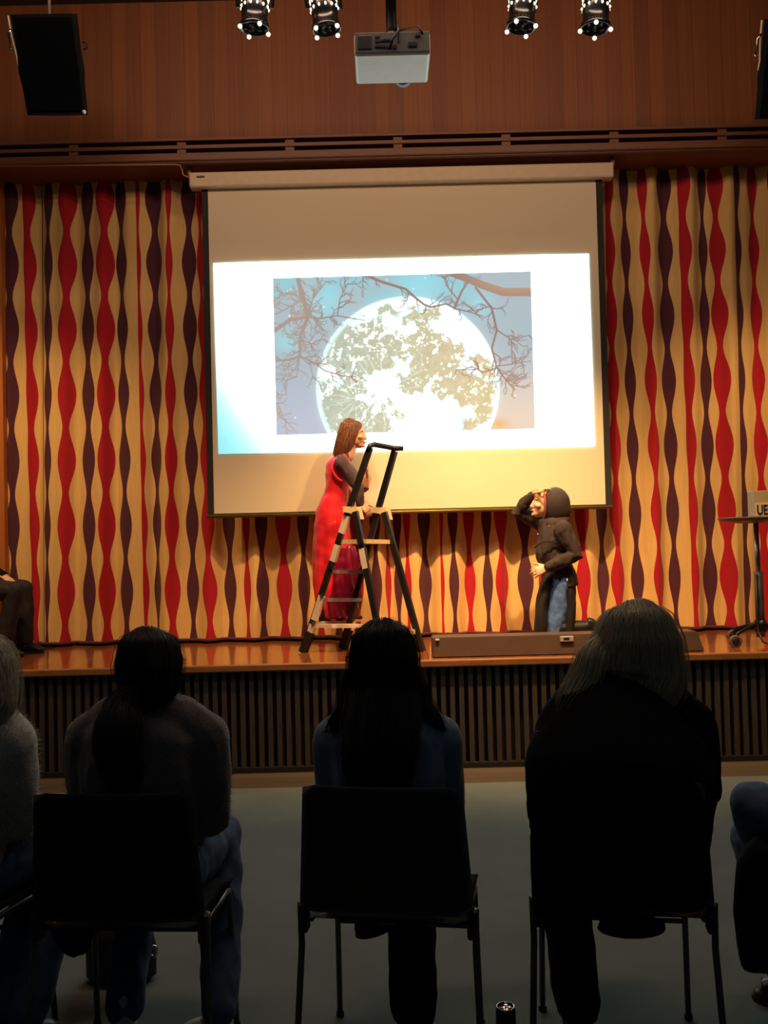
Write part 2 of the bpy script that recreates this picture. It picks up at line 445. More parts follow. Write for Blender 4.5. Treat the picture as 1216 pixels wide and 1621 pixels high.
def slide_mesh(name, P, nx, ny, colf, parent, yoff, strength=1.0, boost=0.0):
    tl, tr, br, bl = P
    U, V = np.meshgrid(np.linspace(0, 1, nx), np.linspace(0, 1, ny))
    def bil(i): return (1 - V) * ((1 - U) * tl[i] + U * tr[i]) + V * ((1 - U) * bl[i] + U * br[i])
    co = np.stack([bil(0), np.full_like(U, Y_SC - yoff), bil(2)], -1).reshape(-1, 3)
    me = bpy.data.meshes.new(name)
    idx = np.arange(nx * ny).reshape(ny, nx)
    q = np.stack([idx[:-1, :-1], idx[1:, :-1], idx[1:, 1:], idx[:-1, 1:]], -1).reshape(-1, 4)
    me.vertices.add(nx * ny); me.vertices.foreach_set('co', co.ravel().astype(np.float32))
    me.loops.add(q.size); me.loops.foreach_set('vertex_index', q.ravel().astype(np.int32))
    me.polygons.add(len(q)); me.polygons.foreach_set('loop_start', np.arange(0, q.size, 4, dtype=np.int32))
    me.update(calc_edges=True); me.validate()
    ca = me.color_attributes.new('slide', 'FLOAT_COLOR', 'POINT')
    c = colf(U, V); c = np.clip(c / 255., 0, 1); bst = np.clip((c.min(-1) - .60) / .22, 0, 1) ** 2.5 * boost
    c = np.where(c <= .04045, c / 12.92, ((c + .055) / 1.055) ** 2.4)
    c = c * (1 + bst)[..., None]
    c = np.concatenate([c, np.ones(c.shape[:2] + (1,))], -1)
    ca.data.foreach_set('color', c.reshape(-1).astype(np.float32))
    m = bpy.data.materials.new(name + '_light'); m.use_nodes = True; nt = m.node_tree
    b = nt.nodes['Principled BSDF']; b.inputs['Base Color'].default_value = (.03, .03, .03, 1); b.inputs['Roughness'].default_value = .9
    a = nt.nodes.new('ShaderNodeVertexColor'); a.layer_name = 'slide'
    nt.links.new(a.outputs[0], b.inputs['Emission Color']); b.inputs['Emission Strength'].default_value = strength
    return link_me(name, me, m, parent)
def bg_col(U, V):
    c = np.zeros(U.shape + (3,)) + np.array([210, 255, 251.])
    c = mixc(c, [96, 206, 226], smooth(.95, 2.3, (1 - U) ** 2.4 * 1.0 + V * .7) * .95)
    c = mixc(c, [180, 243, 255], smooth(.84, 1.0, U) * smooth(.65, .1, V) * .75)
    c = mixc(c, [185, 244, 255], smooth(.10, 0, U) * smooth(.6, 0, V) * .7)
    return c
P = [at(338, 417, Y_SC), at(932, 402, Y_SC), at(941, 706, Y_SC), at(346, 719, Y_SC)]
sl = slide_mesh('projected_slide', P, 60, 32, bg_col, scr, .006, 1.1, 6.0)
# branches in picture pixels (412 x 249)
rnd = random.Random(5)
segs = []
Zs = 2.764
def Q(x, y): return ((x / Zs + 420 - 432) - (y / Zs - 8) * .026, (y / Zs + 420 - 441) + (x / Zs) * .026)
def poly(pts, w0, w1, twigs=0, depth=2):
    pts = [Q(*p) for p in pts]
    n = len(pts) - 1
    for i in range(n):
        wa = w0 + (w1 - w0) * i / n; wb = w0 + (w1 - w0) * (i + 1) / n
        segs.append((pts[i], pts[i + 1], wa, wb))
    for _ in range(twigs):
        i = rnd.randrange(n); t = rnd.random()
        a, b = pts[i], pts[i + 1]
        p = (a[0] + (b[0] - a[0]) * t, a[1] + (b[1] - a[1]) * t)
        ang = math.atan2(b[1] - a[1], b[0] - a[0]) + rnd.choice((-1, 1)) * rnd.uniform(.5, 1.2)
        twig(p, ang, rnd.uniform(9, 26), 1.5, depth)
def twig(p, ang, ln, w, depth):
    k = 3
    for j in range(k):
        q = (p[0] + math.cos(ang) * ln / k, p[1] + math.sin(ang) * ln / k)
        segs.append((p, q, w * (1 - j * .2), w * (1 - (j + 1) * .2)))
        if depth > 0 and rnd.random() < .75:
            twig(q, ang + rnd.choice((-1, 1)) * rnd.uniform(.4, 1.0), ln * rnd.uniform(.35, .6), w * .65, depth - 1)
        ang += rnd.uniform(-.45, .45); p = q
poly([(810, 30), (900, 62), (960, 88), (1050, 118), (1175, 118)], 9, 11)
poly([(430, 40), (520, 75), (620, 105), (660, 140), (700, 172), (730, 185), (800, 170), (835, 190), (900, 205), (960, 225)], 3.6, 1.2, 16)
poly([(835, 190), (870, 110), (900, 70)], 3, 2, 5)
poly([(835, 190), (850, 150), (800, 90), (790, 40)], 2, 1, 7)
poly([(930, 100), (1000, 190), (1022, 285), (1000, 365), (1022, 450), (1060, 500), (1100, 545)], 3.2, 1.6, 16)
poly([(1022, 285), (1085, 325), (1165, 308)], 1.8, .8, 5)
poly([(1085, 325), (1090, 430)], 1.3, .8, 3)
poly([(1022, 443), (1100, 432), (1172, 420)], 1.4, .7, 5)
poly([(1022, 450), (960, 470), (905, 440)], 1.5, .8, 6)
poly([(1060, 500), (1110, 520), (1160, 470)], 1.4, .7, 4)
poly([(1000, 180), (900, 205)], 1.4, 1, 3)
for _q in range(3): poly([(145, 60), (170, 150), (188, 230), (155, 320), (155, 400)], 3, 2, 9)
poly([(145, 60), (170, 150), (188, 230), (155, 320), (155, 400), (110, 415), (45, 420)], 5.5, 2.2, 18)
poly([(188, 228), (110, 240), (40, 290)], 4, 5, 7)
poly([(155, 400), (220, 430), (262, 462), (340, 485), (400, 490)], 2, .8, 7)
poly([(188, 228), (240, 235), (320, 222), (440, 243)], 2.2, .9, 9)
poly([(320, 222), (330, 150), (365, 80)], 1.4, .9, 6)
poly([(188, 228), (210, 150), (270, 70)], 1.8, .8, 8)
poly([(170, 150), (110, 120), (60, 130)], 1.8, .8, 7)
poly([(170, 150), (60, 210), (40, 215)], 1.6, 1, 5)
poly([(155, 400), (200, 440), (215, 500)], 1.2, .6, 4)
poly([(155, 400), (140, 490), (50, 480)], 1.2, .6, 3)
poly([(160, 330), (230, 350), (262, 300)], 1.3, .7, 5)
poly([(45, 600), (60, 660), (100, 690), (140, 735)], 1.6, .8, 4)
poly([(90, 510), (95, 570), (55, 565)], 1.1, .6, 3)
def pic_col(U, V):
    X = U * 412; Y = V * 249
    n = fbm(X / 60 + 3, Y / 60, 11); 
    c = np.zeros(U.shape + (3,)) + np.array([158, 172, 178.])
    c = mixc(c, [120, 196, 210], smooth(.5, .72, n) * smooth(120, 30, Y) * .5)
    for cx, cy, rr in ((85, 40, 32), (235, 22, 36), (20, 100, 20), (330, 50, 22)):
        c = mixc(c, [140, 214, 226], np.exp(-((X - cx) ** 2 + (Y - cy) ** 2) / rr ** 2) * .55)
    c = mixc(c, [172, 176, 194], smooth(120, 240, Y) * smooth(200, 60, X) * .8)
    c = mixc(c, [214, 190, 172], smooth(110, 240, Y) * smooth(230, 380, X) * .9)
    c = mixc(c, [214, 160, 90], np.exp(-((X - 352) ** 2 / 240 + (Y - 240) ** 2 / 60)) * .8)
    rs = np.random.RandomState(3)
    for _ in range(45):
        sx, sy = rs.rand() * 412, rs.rand() * 249
        c = mixc(c, [225, 245, 250], np.exp(-((X - sx) ** 2 + (Y - sy) ** 2) / rs.uniform(.6, 1.8)) * .9)
    # moon
    mx, my, mr = 211, 180.5, 146
    d = np.hypot((X - mx), (Y - my) * 1.0)
    u = (X - mx) / mr; v = (Y - my) / mr
    inside = smooth(mr + .8, mr - .8, d)
    n1 = fbm(X / 26 + 7, Y / 26 + 2, 31, 5, .55); n2 = fbm(X / 9, Y / 9, 51, 4, .6); n3 = fbm(X / 52 + 1, Y / 52 + 5, 71, 3)
    mar = np.zeros_like(X)
    for cx, cy, rx, ry, a in ((-.42, -.36, .34, .34, 1), (-.72, -.52, .16, .34, .9), (.34, -.30, .26, .24, 1), (.52, .02, .26, .22, 1), (-.66, .16, .3, .34, 1),
                              (-.44, .5, .36, .3, .95), (.80, .18, .12, .2, .9), (.05, -.08, .28, .14, .7), (.22, -.78, .30, .09, .6), (-.3, .05, .3, .16, .6),
                              (.6, .42, .12, .14, .7), (.84, -.24, .1, .14, .8), (-.1, .3, .16, .14, .6), (-.15, -.86, .3, .06, .5)):
        mar = np.maximum(mar, a * np.exp(-(((u - cx) / rx) ** 2 + ((v - cy) / ry) ** 2) ** 1.4 * .9))
    for cx, cy, rr, a in ((-.28, 0.0, .20, .9), (.22, .28, .30, 1.1), (-.55, .08, .09, .6), (.5, -.28, .10, .35), (.2, .62, .4, .7), (.6, -.7, .3, .5)):
        q = np.hypot(u - cx, v - cy); th = np.arctan2(v - cy, u - cx)
        rays = .65 + .35 * np.sin(th * 13 + 5 * n1)
        mar = mar - a * np.exp(-(q / rr) ** 2 / (rays + .2))
    t = mar + (n1 - .5) * 1.5 + (n2 - .5) * .8
    mare = smooth(.22, .30, t)
    streak = smooth(.64, .68, fbm(X / 7 + Y / 20, Y / 8 - X / 30, 91, 3)) * smooth(.3, .6, n3)
    mc = np.zeros(U.shape + (3,)) + np.array([222, 253, 255.])
    mc = mixc(mc, [255, 255, 255], smooth(.45, .7, n3))
    mc = mixc(mc, [178, 222, 216], smooth(.12, .22, t) * .6)
    tan = np.array([184, 180, 152.]) + (n2[..., None] - .5) * 24 + np.stack([u * 16, u * 2, -u * 12], -1)
    mc = mc * (1 - mare[..., None]) + tan * mare[..., None]
    mc = mixc(mc, [238, 255, 240], streak * mare * .8)
    sp2 = smooth(.66, .70, fbm(X / 4 + 9, Y / 4 + 3, 131, 3)) * smooth(.42, .6, n1)
    mc = mixc(mc, [225, 246, 226], sp2 * mare * .8)
    rays = smooth(.82, .97, np.sin(np.arctan2(v - .02, u + .30) * 17 + 4 * n1)) * np.exp(-(np.hypot(u + .30, v - .02) / .38) ** 2) + smooth(.86, .98, np.sin(np.arctan2(v - .10, u + .56) * 15 + 4 * n1)) * np.exp(-(np.hypot(u + .56, v - .10) / .26) ** 2)
    mc = mixc(mc, [232, 255, 244], np.clip(rays, 0, 1) * .55)
    mc = mixc(mc, [205, 252, 248], smooth(.93, .985, d / mr) * .9)
    c = c * (1 - inside[..., None]) + mc * inside[..., None]
    glow = np.exp(-np.abs(d - mr) / 5) * (1 - inside) * .35
    c = mixc(c, [225, 250, 250], glow * .5)
    # branches
    br = np.zeros_like(X); ny, nx = X.shape
    for (ax, ay), (bx, by), wa, wb in segs:
        w = max(wa, wb) + 2
        i0 = int((min(ax, bx) - w) / 412 * nx); i1 = int((max(ax, bx) + w) / 412 * nx) + 2
        j0 = int((min(ay, by) - w) / 249 * ny); j1 = int((max(ay, by) + w) / 249 * ny) + 2
        i0 = max(0, i0); j0 = max(0, j0); i1 = min(nx, i1); j1 = min(ny, j1)
        if i0 >= i1 or j0 >= j1: continue
        xx = X[j0:j1, i0:i1]; yy = Y[j0:j1, i0:i1]
        L2 = (bx - ax) ** 2 + (by - ay) ** 2 + 1e-6
        tt = np.clip(((xx - ax) * (bx - ax) + (yy - ay) * (by - ay)) / L2, 0, 1)
        dd = np.hypot(xx - ax - tt * (bx - ax), yy - ay - tt * (by - ay)) - (wa + (wb - wa) * tt) * .62
        br[j0:j1, i0:i1] = np.maximum(br[j0:j1, i0:i1], smooth(.6, -.5, dd))
    bc = np.zeros(U.shape + (3,)) + np.array([138, 108, 100.])
    bc = mixc(bc, [196, 158, 118], smooth(260, 400, X) * smooth(60, 10, Y) * .8 + smooth(160, 220, Y) * .5)
    bc = mixc(bc, [168, 152, 138], smooth(110, 40, X) * .6)
    c = c * (1 - br[..., None] * .92) + bc * br[..., None] * .92
    return c
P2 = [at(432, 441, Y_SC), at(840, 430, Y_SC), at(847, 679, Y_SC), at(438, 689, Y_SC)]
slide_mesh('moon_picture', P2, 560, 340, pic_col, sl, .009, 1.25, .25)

# ================================================================== PROPS
def cyl(bm, a, b, r, n=16, mi=0):
    tube(bm, [a, b], r, n, mi=mi)
def child(name, bm, m, parent, smooth=False, label=None):
    o = link(name, bm, m, parent, smooth)
    if label: o['label'] = label
    return o

# ---- step ladder
lad = thing('step_ladder', 'black folding step ladder with pale taped bands and a high top rail, on the stage', 'ladder')
def gp(px, Y): return Vector((at(px, 1030, Y).x, Y, HS))
Af, Bf, Cf, Df = gp(481.5, 6.72), gp(544.5, 6.88), gp(606, 6.38), gp(667, 6.60)
Ah, Bh = at(553, 806, 6.57), at(599, 807, 6.73)
At, Bt = at(586, 708, 6.50), at(625, 714, 6.66)
M_lad = mat('black_ladder_profile', (.016, .014, .014), .42, .2, var=.15)
M_tape = mat('pale_ladder_band', srgb(228, 206, 190), .45, var=.08, scale=14)
M_tread = mat('grey_ladder_tread', srgb(150, 132, 130), .45, .3, var=.12, scale=18)
M_hinge = mat('beige_hinge_plastic', srgb(222, 192, 150), .45, var=.05)
def lerp(a, b, t): return a + (b - a) * t
def bar(bm, a, b, wx, wy, side, mi=0):
    """rectangular profile from a to b; side = wide direction"""
    T = (b - a).normalized(); s = (side - T * side.dot(T)).normalized(); q = T.cross(s)
    vs = []
    for p in (a, b):
        vs.append([bm.verts.new(p + s * (wx * i) + q * (wy * j)) for i, j in ((-1, -1), (1, -1), (1, 1), (-1, 1))])
    for k in range(4):
        bm.faces.new((vs[0][k], vs[0][(k + 1) % 4], vs[1][(k + 1) % 4], vs[1][k])).material_index = mi
    bm.faces.new(vs[0][::-1]).material_index = mi; bm.faces.new(vs[1]).material_index = mi
fwd = (Cf - Af).normalized()
def at_y(a, b, ya, yb, y):  # point on a..b whose photo row is y
    return lerp(a, b, (y - ya) / (yb - ya))
for nm, f, h, t, ya in (('near', Af, Ah, At, 1031), ('far', Bf, Bh, Bt, 1027)):
    bm = bmesh.new()
    h2 = lerp(f, h, 1.03)
    bar(bm, f + Vector((0, 0, .03)), h2, .021, .013, fwd)
    bar(bm, h2, t, .021, .014, fwd)
    st = child('stile', bm, M_lad, lad)
    bm = bmesh.new(); bar(bm, f + Vector((0, 0, -.0)) - fwd * .012, lerp(f, h, .14), .030, .019, fwd); child('rubber_foot', bm, M_black, st)
    if nm == 'near':
        for a, b in ((.835, .955), (.64, .755), (.23, .40), (.145, .20)):
            bm = bmesh.new(); bar(bm, lerp(f, h, a), lerp(f, h, b), .0225, .0145, fwd); child('pale_band', bm, M_tape, st)
        for a in (.60, .40, .205):
            bm = bmesh.new(); p = lerp(f, h, a); cyl(bm, p - Vector((0, .024, 0)), p, .015, 12); child('rivet', bm, M_chrome, st)
for nm, f, h in (('near', Cf, Ah), ('far', Df, Bh)):
    bm = bmesh.new(); hp = h + fwd * .05 + Vector((0, 0, -.02))
    bar(bm, f + Vector((0, 0, .03)), hp, .022, .014, fwd)
    st = child('support_leg', bm, M_lad, lad)
    bm = bmesh.new(); bar(bm, f, lerp(f, hp, .11), .030, .019, fwd); child('rubber_foot', bm, M_black, st)
    if nm == 'near':
        for a, b in ((.60, .74), (.21, .33)):
            bm = bmesh.new(); bar(bm, lerp(f, hp, a), lerp(f, hp, b), .0235, .015, fwd); child('pale_band', bm, M_tape, st)
        p = lerp(f, hp, .77); bm = bmesh.new(); cyl(bm, p - Vector((0, .026, 0)), p, .015, 12); child('rivet', bm, M_chrome, st)
wv = (Bf - Af).normalized()
back = -fwd
for k, y in enumerate((988, 947, 903)):
    a = at_y(Af, Ah, 1031, 806, y); b = at_y(Bf, Bh, 1027, 807, y + 1)
    d = .01; fd = .17 if k == 0 else .06
    bm = bmesh.new()
    v = []
    for zz in (-.014, .012):
        v.append([bm.verts.new(p + q + Vector((0, 0, zz))) for p, q in ((a, fwd * fd), (b, fwd * fd), (b, back * d), (a, back * d))])
    bm.faces.new(v[0][::-1]); bm.faces.new(v[1])
    for i in range(4): bm.faces.new((v[0][i], v[0][(i + 1) % 4], v[1][(i + 1) % 4], v[1][i]))
    bmesh.ops.recalc_face_normals(bm, faces=bm.faces[:])
    child('step', bm, M_tape if k == 0 else M_tread, lad)
# top platform
a = at_y(Af, Ah, 1031, 806, 856); b = at_y(Bf, Bh, 1027, 807, 857)
bm = bmesh.new(); v = []
for zz in (-.018, .012):
    v.append([bm.verts.new(p + q + Vector((0, 0, zz))) for p, q in ((a, fwd * .23), (b, fwd * .17), (b, back * .02), (a, back * .02))])
bm.faces.new(v[0][::-1]); bm.faces.new(v[1])
for i in range(4): bm.faces.new((v[0][i], v[0][(i + 1) % 4], v[1][(i + 1) % 4], v[1][i]))
bmesh.ops.recalc_face_normals(bm, faces=bm.faces[:]); child('top_platform', bm, M_hinge, lad)
for h in (Ah, Bh):
    bm = bmesh.new(); q = wv * .02
    P0 = [h + Vector(p) for p in ((-.025, 0, .02), (.075, 0, .015), (.095, 0, -.075), (.07, 0, -.075), (.03, 0, -.03), (-.025, 0, -.02))]
    f0 = [bm.verts.new(p - q * 1.1 - Vector((0, .012, 0))) for p in P0]; f1 = [bm.verts.new(p + q * .6) for p in P0]
    bm.faces.new(f0); bm.faces.new(f1[::-1])
    for i in range(6): bm.faces.new((f0[i], f0[(i + 1) % 6], f1[(i + 1) % 6], f1[i]))
    bmesh.ops.recalc_face_normals(bm, faces=bm.faces[:]); child('hinge_bracket', bm, M_hinge, lad)
bm = bmesh.new(); bar(bm, lerp(Cf, Ah, .14), lerp(Df, Bh, .14), .016, .012, Vector((0, 0, 1))); child('crossbar', bm, M_hinge, lad)
bm = bmesh.new(); e = (Bt - At).normalized()
tube(bm, [At - e * .015 + Vector((0, 0, -.02)), At + Vector((0, 0, .012)), At + e * .04 + Vector((0, 0, .024)), Bt + Vector((0, 0, .02)), Bt + Vector((.065, 0, .018))],
     [.018, .02, .02, .02, .017], 12); child('top_rail', bm, M_black, lad, True)

# ---- long low footlight box on the stage edge
tb = [atz(686, 1036, HS), atz(1115, 1029, HS)]
yb = Y_ST + .10
x0, x1 = at(686, 1036, yb).x, at(1116, 1028, yb).x
fl = thing('footlight_box', 'long low dark brown box lying along the stage edge in front of the kneeling person', 'box')
bm = bmesh.new()
hz = HS + .135
Pf = [(x0, yb, HS + .002), (x1, yb, HS + .002), (x1 - .04, yb + .02, hz), (x0, yb + .02, hz)]
Pb = [(x0, yb + .30, HS + .002), (x1, yb + .30, HS + .002), (x1 - .04, yb + .22, hz), (x0, yb + .22, hz)]
f = [bm.verts.new(p) for p in Pf]; b = [bm.verts.new(p) for p in Pb]
bm.faces.new(f); bm.faces.new(b[::-1])
for i in range(4): bm.faces.new((f[i], b[i], b[(i + 1) % 4], f[(i + 1) % 4]))
bmesh.ops.recalc_face_normals(bm, faces=bm.faces[:])
bmesh.ops.bevel(bm, geom=bm.edges[:], offset=.006, segments=2, affect='EDGES')
child('housing', bm, mat('dark_brown_paint', srgb(88, 68, 58), .5, var=.1, scale=8), fl)
lb = at(897, 1011, yb + .01)
bm = bmesh.new(); box(bm, (lb.x - .045, yb - .004, lb.z - .018), (lb.x + .045, yb + .012, lb.z + .018), .003)
lo = child('label_plate', bm, mat('pale_plate', srgb(190, 180, 165), .4, var=.1), fl)
bm = bmesh.new(); box(bm, (lb.x - .022, yb - .006, lb.z - .006), (lb.x + .018, yb - .003, lb.z + .008), .002); child('plate_mark', bm, M_black, lo)
bm = bmesh.new(); p = at(692, 1013, yb + .02); box(bm, (p.x - .012, yb, p.z - .004), (p.x + .014, yb + .02, p.z + .008), .002); child('latch', bm, M_tape, fl)

# ---- stage lamps on the bar
M_can = mat('dark_polished_lamp_can', (.09, .09, .1), .22, .9, var=.2)
M_glow = mat('lamp_glow', (1.0, .86, .58), .5, emit=2.6, var=0)
barz = lamp_pts[0].z + .52
lbar = bmesh.new(); cyl(lbar, (-3.6, Y_LB, barz), (3.8, Y_LB, barz), .024, 16)
lb_o = thing('lighting_bar', 'black pipe hanging from the ceiling that carries the stage lamps', 'lighting bar')
child('pipe', lbar, M_blackm, lb_o, True)
for x in (-2.2, 0.35, 2.6):
    bm = bmesh.new(); cyl(bm, (x, Y_LB, barz), (x, Y_LB, Z_CE), .015, 10); child('hanger', bm, M_blackm, lb_o, True)
labs = ['polished stage lamp farthest left on the bar', 'polished stage lamp just left of the projector',
        'polished stage lamp just right of the projector', 'polished stage lamp farthest right on the bar']
tilts = [(.05, .03), (-.12, .06), (.06, .05), (.02, .05)]
for i, p in enumerate(lamp_pts):
    th = thing('stage_lamp', labs[i], 'stage lamp', (p.x, p.y, p.z), 0, 'stage lamps on the bar')
    th.rotation_euler = (tilts[i][1], tilts[i][0], .3 * i)
    bm = bmesh.new()
    lathe(bm, [(.0, .19), (.03, .19), (.062, .165), (.076, .12), (.080, .05), (.074, .04), (.078, -.015), (.086, -.02), (.086, -.045), (.08, -.045), (.075, -.01), (.06, .03), (0, .05)], n=36)
    child('housing', bm, M_can, th)
    for row, (z, hh, n) in enumerate(((.125, .018, 11), (.075, .009, 13))):
        for k in range(n):
            a = 2 * PI * k / n + row * .2; r = .0795 if row else .0765
            bm = bmesh.new()
            q = Vector((math.cos(a), math.sin(a), 0))
            tube(bm, [q * r + Vector((0, 0, z - hh)), q * (r + .002) + Vector((0, 0, z)), q * (r - (.001 if row else .003)) + Vector((0, 0, z + hh))], [.0035, .007, .0035], 8)
            child('light_slot', bm, M_glow, th, True)
    for k in range(4):
        a = 2 * PI * k / 4 + .5
        bm = bmesh.new(); bmesh.ops.create_icosphere(bm, subdivisions=2, radius=.013, matrix=Matrix.Translation((.088 * math.cos(a), .088 * math.sin(a), -.052)))
        child('glowing_rim_clip', bm, M_glow, th, True)  # clips emit in place of the light spilling from the lamp
    bm = bmesh.new()
    tube(bm, [(.098, 0, .08), (.105, 0, .2), (.06, 0, .33), (0, 0, .36), (-.06, 0, .33), (-.105, 0, .2), (-.098, 0, .08)], (.004, .014), 8, up=(0, 1, 0))
    child('yoke', bm, M_blackm, th)
    bm = bmesh.new(); cyl(bm, (0, 0, .36), (0, 0, .50), .012, 10); child('clamp', bm, M_blackm, th)

# ---- ceiling projector
YP = 4.45
pc = at(621, 68, YP)
pr = thing('projector', 'white ceiling projector hanging from a black pole, seen from behind and below', 'projector', (pc.x, YP, pc.z), 0)
M_pbot = mat('white_projector_shell', (.92, .94, .94), .4, var=.02)
M_prear = mat('grey_projector_rear', (.12, .12, .13), .5, var=.1)
W2, HH, DD = .188, .056, .30
bm = bmesh.new(); box(bm, (-W2, 0, -HH), (W2, DD, HH), .014)
child('shell', bm, M_pbot, pr)
bm = bmesh.new(); box(bm, (-W2 + .004, -.006, -HH + .006), (W2 - .004, .004, HH - .004), .003); rear = child('rear_panel', bm, M_prear, pr)
bm = bmesh.new(); box(bm, (-.17, -.009, -.032), (-.10, -.004, .035), .002); child('vent_grille', bm, M_black, rear)
for i, (x, z, w, h) in enumerate(((-.072, .028, .012, .006), (-.072, .008, .012, .008), (-.072, -.016, .014, .008), (-.045, .01, .012, .006), (-.045, -.018, .012, .008), (-.02, .012, .02, .006), (-.016, -.02, .014, .008),
                                  (.012, -.022, .01, .01), (.032, .024, .004, .024), (.10, -.012, .022, .012), (.125, .03, .012, .006))):
    bm = bmesh.new(); box(bm, (x - w, -.010, z - h), (x + w, -.005, z + h), .001); child('port', bm, M_black, rear)
bm = bmesh.new(); lathe(bm, [(0, .05), (.05, .05), (.05, 0), (.04, 0), (.03, .015), (0, .02)], M=Matrix.Translation((.06, DD + .0, .0)) @ Matrix.Rotation(R(-90), 4, 'X'), n=24)
child('lens', bm, M_black, pr)
bm = bmesh.new(); cyl(bm, (.0, .1, HH + .03), (.0, .1, Z_CE - pc.z), .027, 20); pole = child('ceiling_pole', bm, M_blackm, pr, True)
bm = bmesh.new(); lathe(bm, [(0, .05), (.03, .05), (.05, .03), (.05, 0), (0, 0)], c=(0, .1, HH), n=24); child('mount_plate', bm, M_blackm, pr)
bm = bmesh.new(); tube(bm, [(.02, .07, HH + .05), (.03, 0, HH + .045), (.03, -.025, .045), (.0, -.03, .0), (-.012, -.02, -.04)], .006, 8); child('signal_cable', bm, M_black, pr, True)
bm = bmesh.new(); tube(bm, [(.03, .07, HH + .04), (.09, .02, HH + .03), (.13, -.01, HH + .02), (.15, -.02, .03)], .005, 8); child('power_cable', bm, M_black, pr, True)

# ---- hanging loudspeakers
V3 = lambda *a: Vector(a)
def hang_speaker(cx, cy, label, led=True):
    c = at(cx, cy, 6.1)
    th = thing('hanging_loudspeaker', label, 'loudspeaker', (c.x, c.y, c.z), 0, 'black loudspeakers hung at the stage sides')
    rq = (Matrix.Rotation(R(1 if cx < 600 else -1), 3, 'Z') @ Matrix.Rotation(R(24), 3, 'X')).to_quaternion(); th.rotation_euler = rq.to_euler(); ri = rq.inverted()
    bm = bmesh.new()
    for (z0, w0), (z1, w1) in zip(((-.305, .205), (-.05, .222), (.0, .222)), ((-.05, .222), (.0, .222), (.305, .222))): pass
    prof = [(-.305, .206), (-.12, .212), (-.04, .222), (.1, .216), (.305, .220)]
    rings = []
    for z, w in prof:
        rings.append([bm.verts.new((x, y, z)) for x, y in ((-w, -.02), (-w + .03, -.04), (w - .03, -.04), (w, -.02), (w * .5, .26), (-w * .5, .26))])
    for a, b in zip(rings, rings[1:]):
        for k in range(6): bm.faces.new((a[k], a[(k + 1) % 6], b[(k + 1) % 6], b[k]))
    bm.faces.new(rings[0][::-1]); bm.faces.new(rings[-1])
    bmesh.ops.recalc_face_normals(bm, faces=bm.faces[:])
    child('cabinet', bm, mat('black_speaker_paint', (.004, .004, .006), .8, spec=.15, var=.1), th)
    bm = bmesh.new(); box(bm, (-.185, -.048, -.285), (.185, -.038, .285), .004); child('grille', bm, mat('black_grille', (.002, .003, .005), .9, spec=.05, var=.2, scale=300), th)
    bm = bmesh.new(); r0 = V3(0, .1, .30); up_ = ri @ V3(0, 0, 1); cyl(bm, r0, r0 + up_ * (Z_CE - c.z - .32), .010, 12); child('hanging_rod', bm, mat('pale_rod', (.6, .5, .4), .35, .5), th, True)
    bm = bmesh.new(); tube(bm, [(-.235, -.02, .30), (-.232, -.02, .18), (-.218, -.02, .06), (-.222, -.02, .0)], .006, 8); child('side_cable', bm, mat('pale_cable', (.72, .6, .45), .4), th, True)
    bm = bmesh.new(); tube(bm, [(-.228, -.02, .22), (-.25, -.02, .19), (-.245, -.02, .13), (-.255, -.02, .10), (-.24, -.02, .085)], .010, 8); child('shackle', bm, M_chrome, th, True)
    bm = bmesh.new(); tube(bm, [(.226, 0, .14), (.25, 0, .135), (.25, 0, .10), (.226, 0, .095)], .006, 8); child('handle', bm, M_blackm, th, True)
    if led:
        bm = bmesh.new(); bmesh.ops.create_icosphere(bm, subdivisions=2, radius=.014, matrix=Matrix.Translation((.19, -.045, -.29))); child('corner_led', bm, mat('bright_led', (.9, .9, .9), .25, .3), th, True)  # small LED as a pale ball, its brightness put into the colour
    return th
hang_speaker(82, 104, 'black loudspeaker hanging on a rod at the upper left')
hang_speaker(1251, 110, 'black loudspeaker cut by the right edge at the top')

# ---- high bar table on castors with a box on it
YT = 6.58
bc = at(1204.5, 1000, YT)
bt = thing('bar_table', 'high round bar table on castors at the right end of the stage', 'table', (bc.x, YT, HS))
ztop = at(1204, 818, YT).z - HS
bm = bmesh.new(); lathe(bm, [(0, ztop - .045), (.12, ztop - .045), (.235, ztop - .028), (.262, ztop - .016), (.266, ztop - .006), (.262, ztop), (0, ztop)], n=48); child('table_top', bm, mat('dark_brown_tabletop', srgb(86, 62, 52), .35, var=.1), bt)
bm = bmesh.new(); cyl(bm, (0, 0, .30), (-.008, 0, ztop - .04), .018, 20); child('upper_column', bm, M_steel, bt, True)
bm = bmesh.new(); cyl(bm, (0, 0, .05), (-.002, 0, .515), .031, 24); child('lower_column', bm, mat('grey_lacquer', srgb(92, 84, 80), .4, .3, var=.06), bt, True)
bm = bmesh.new(); lathe(bm, [(0, .17), (.04, .17), (.042, .13), (.042, .09), (0, .09)], n=24); child('hub', bm, M_blackm, bt)
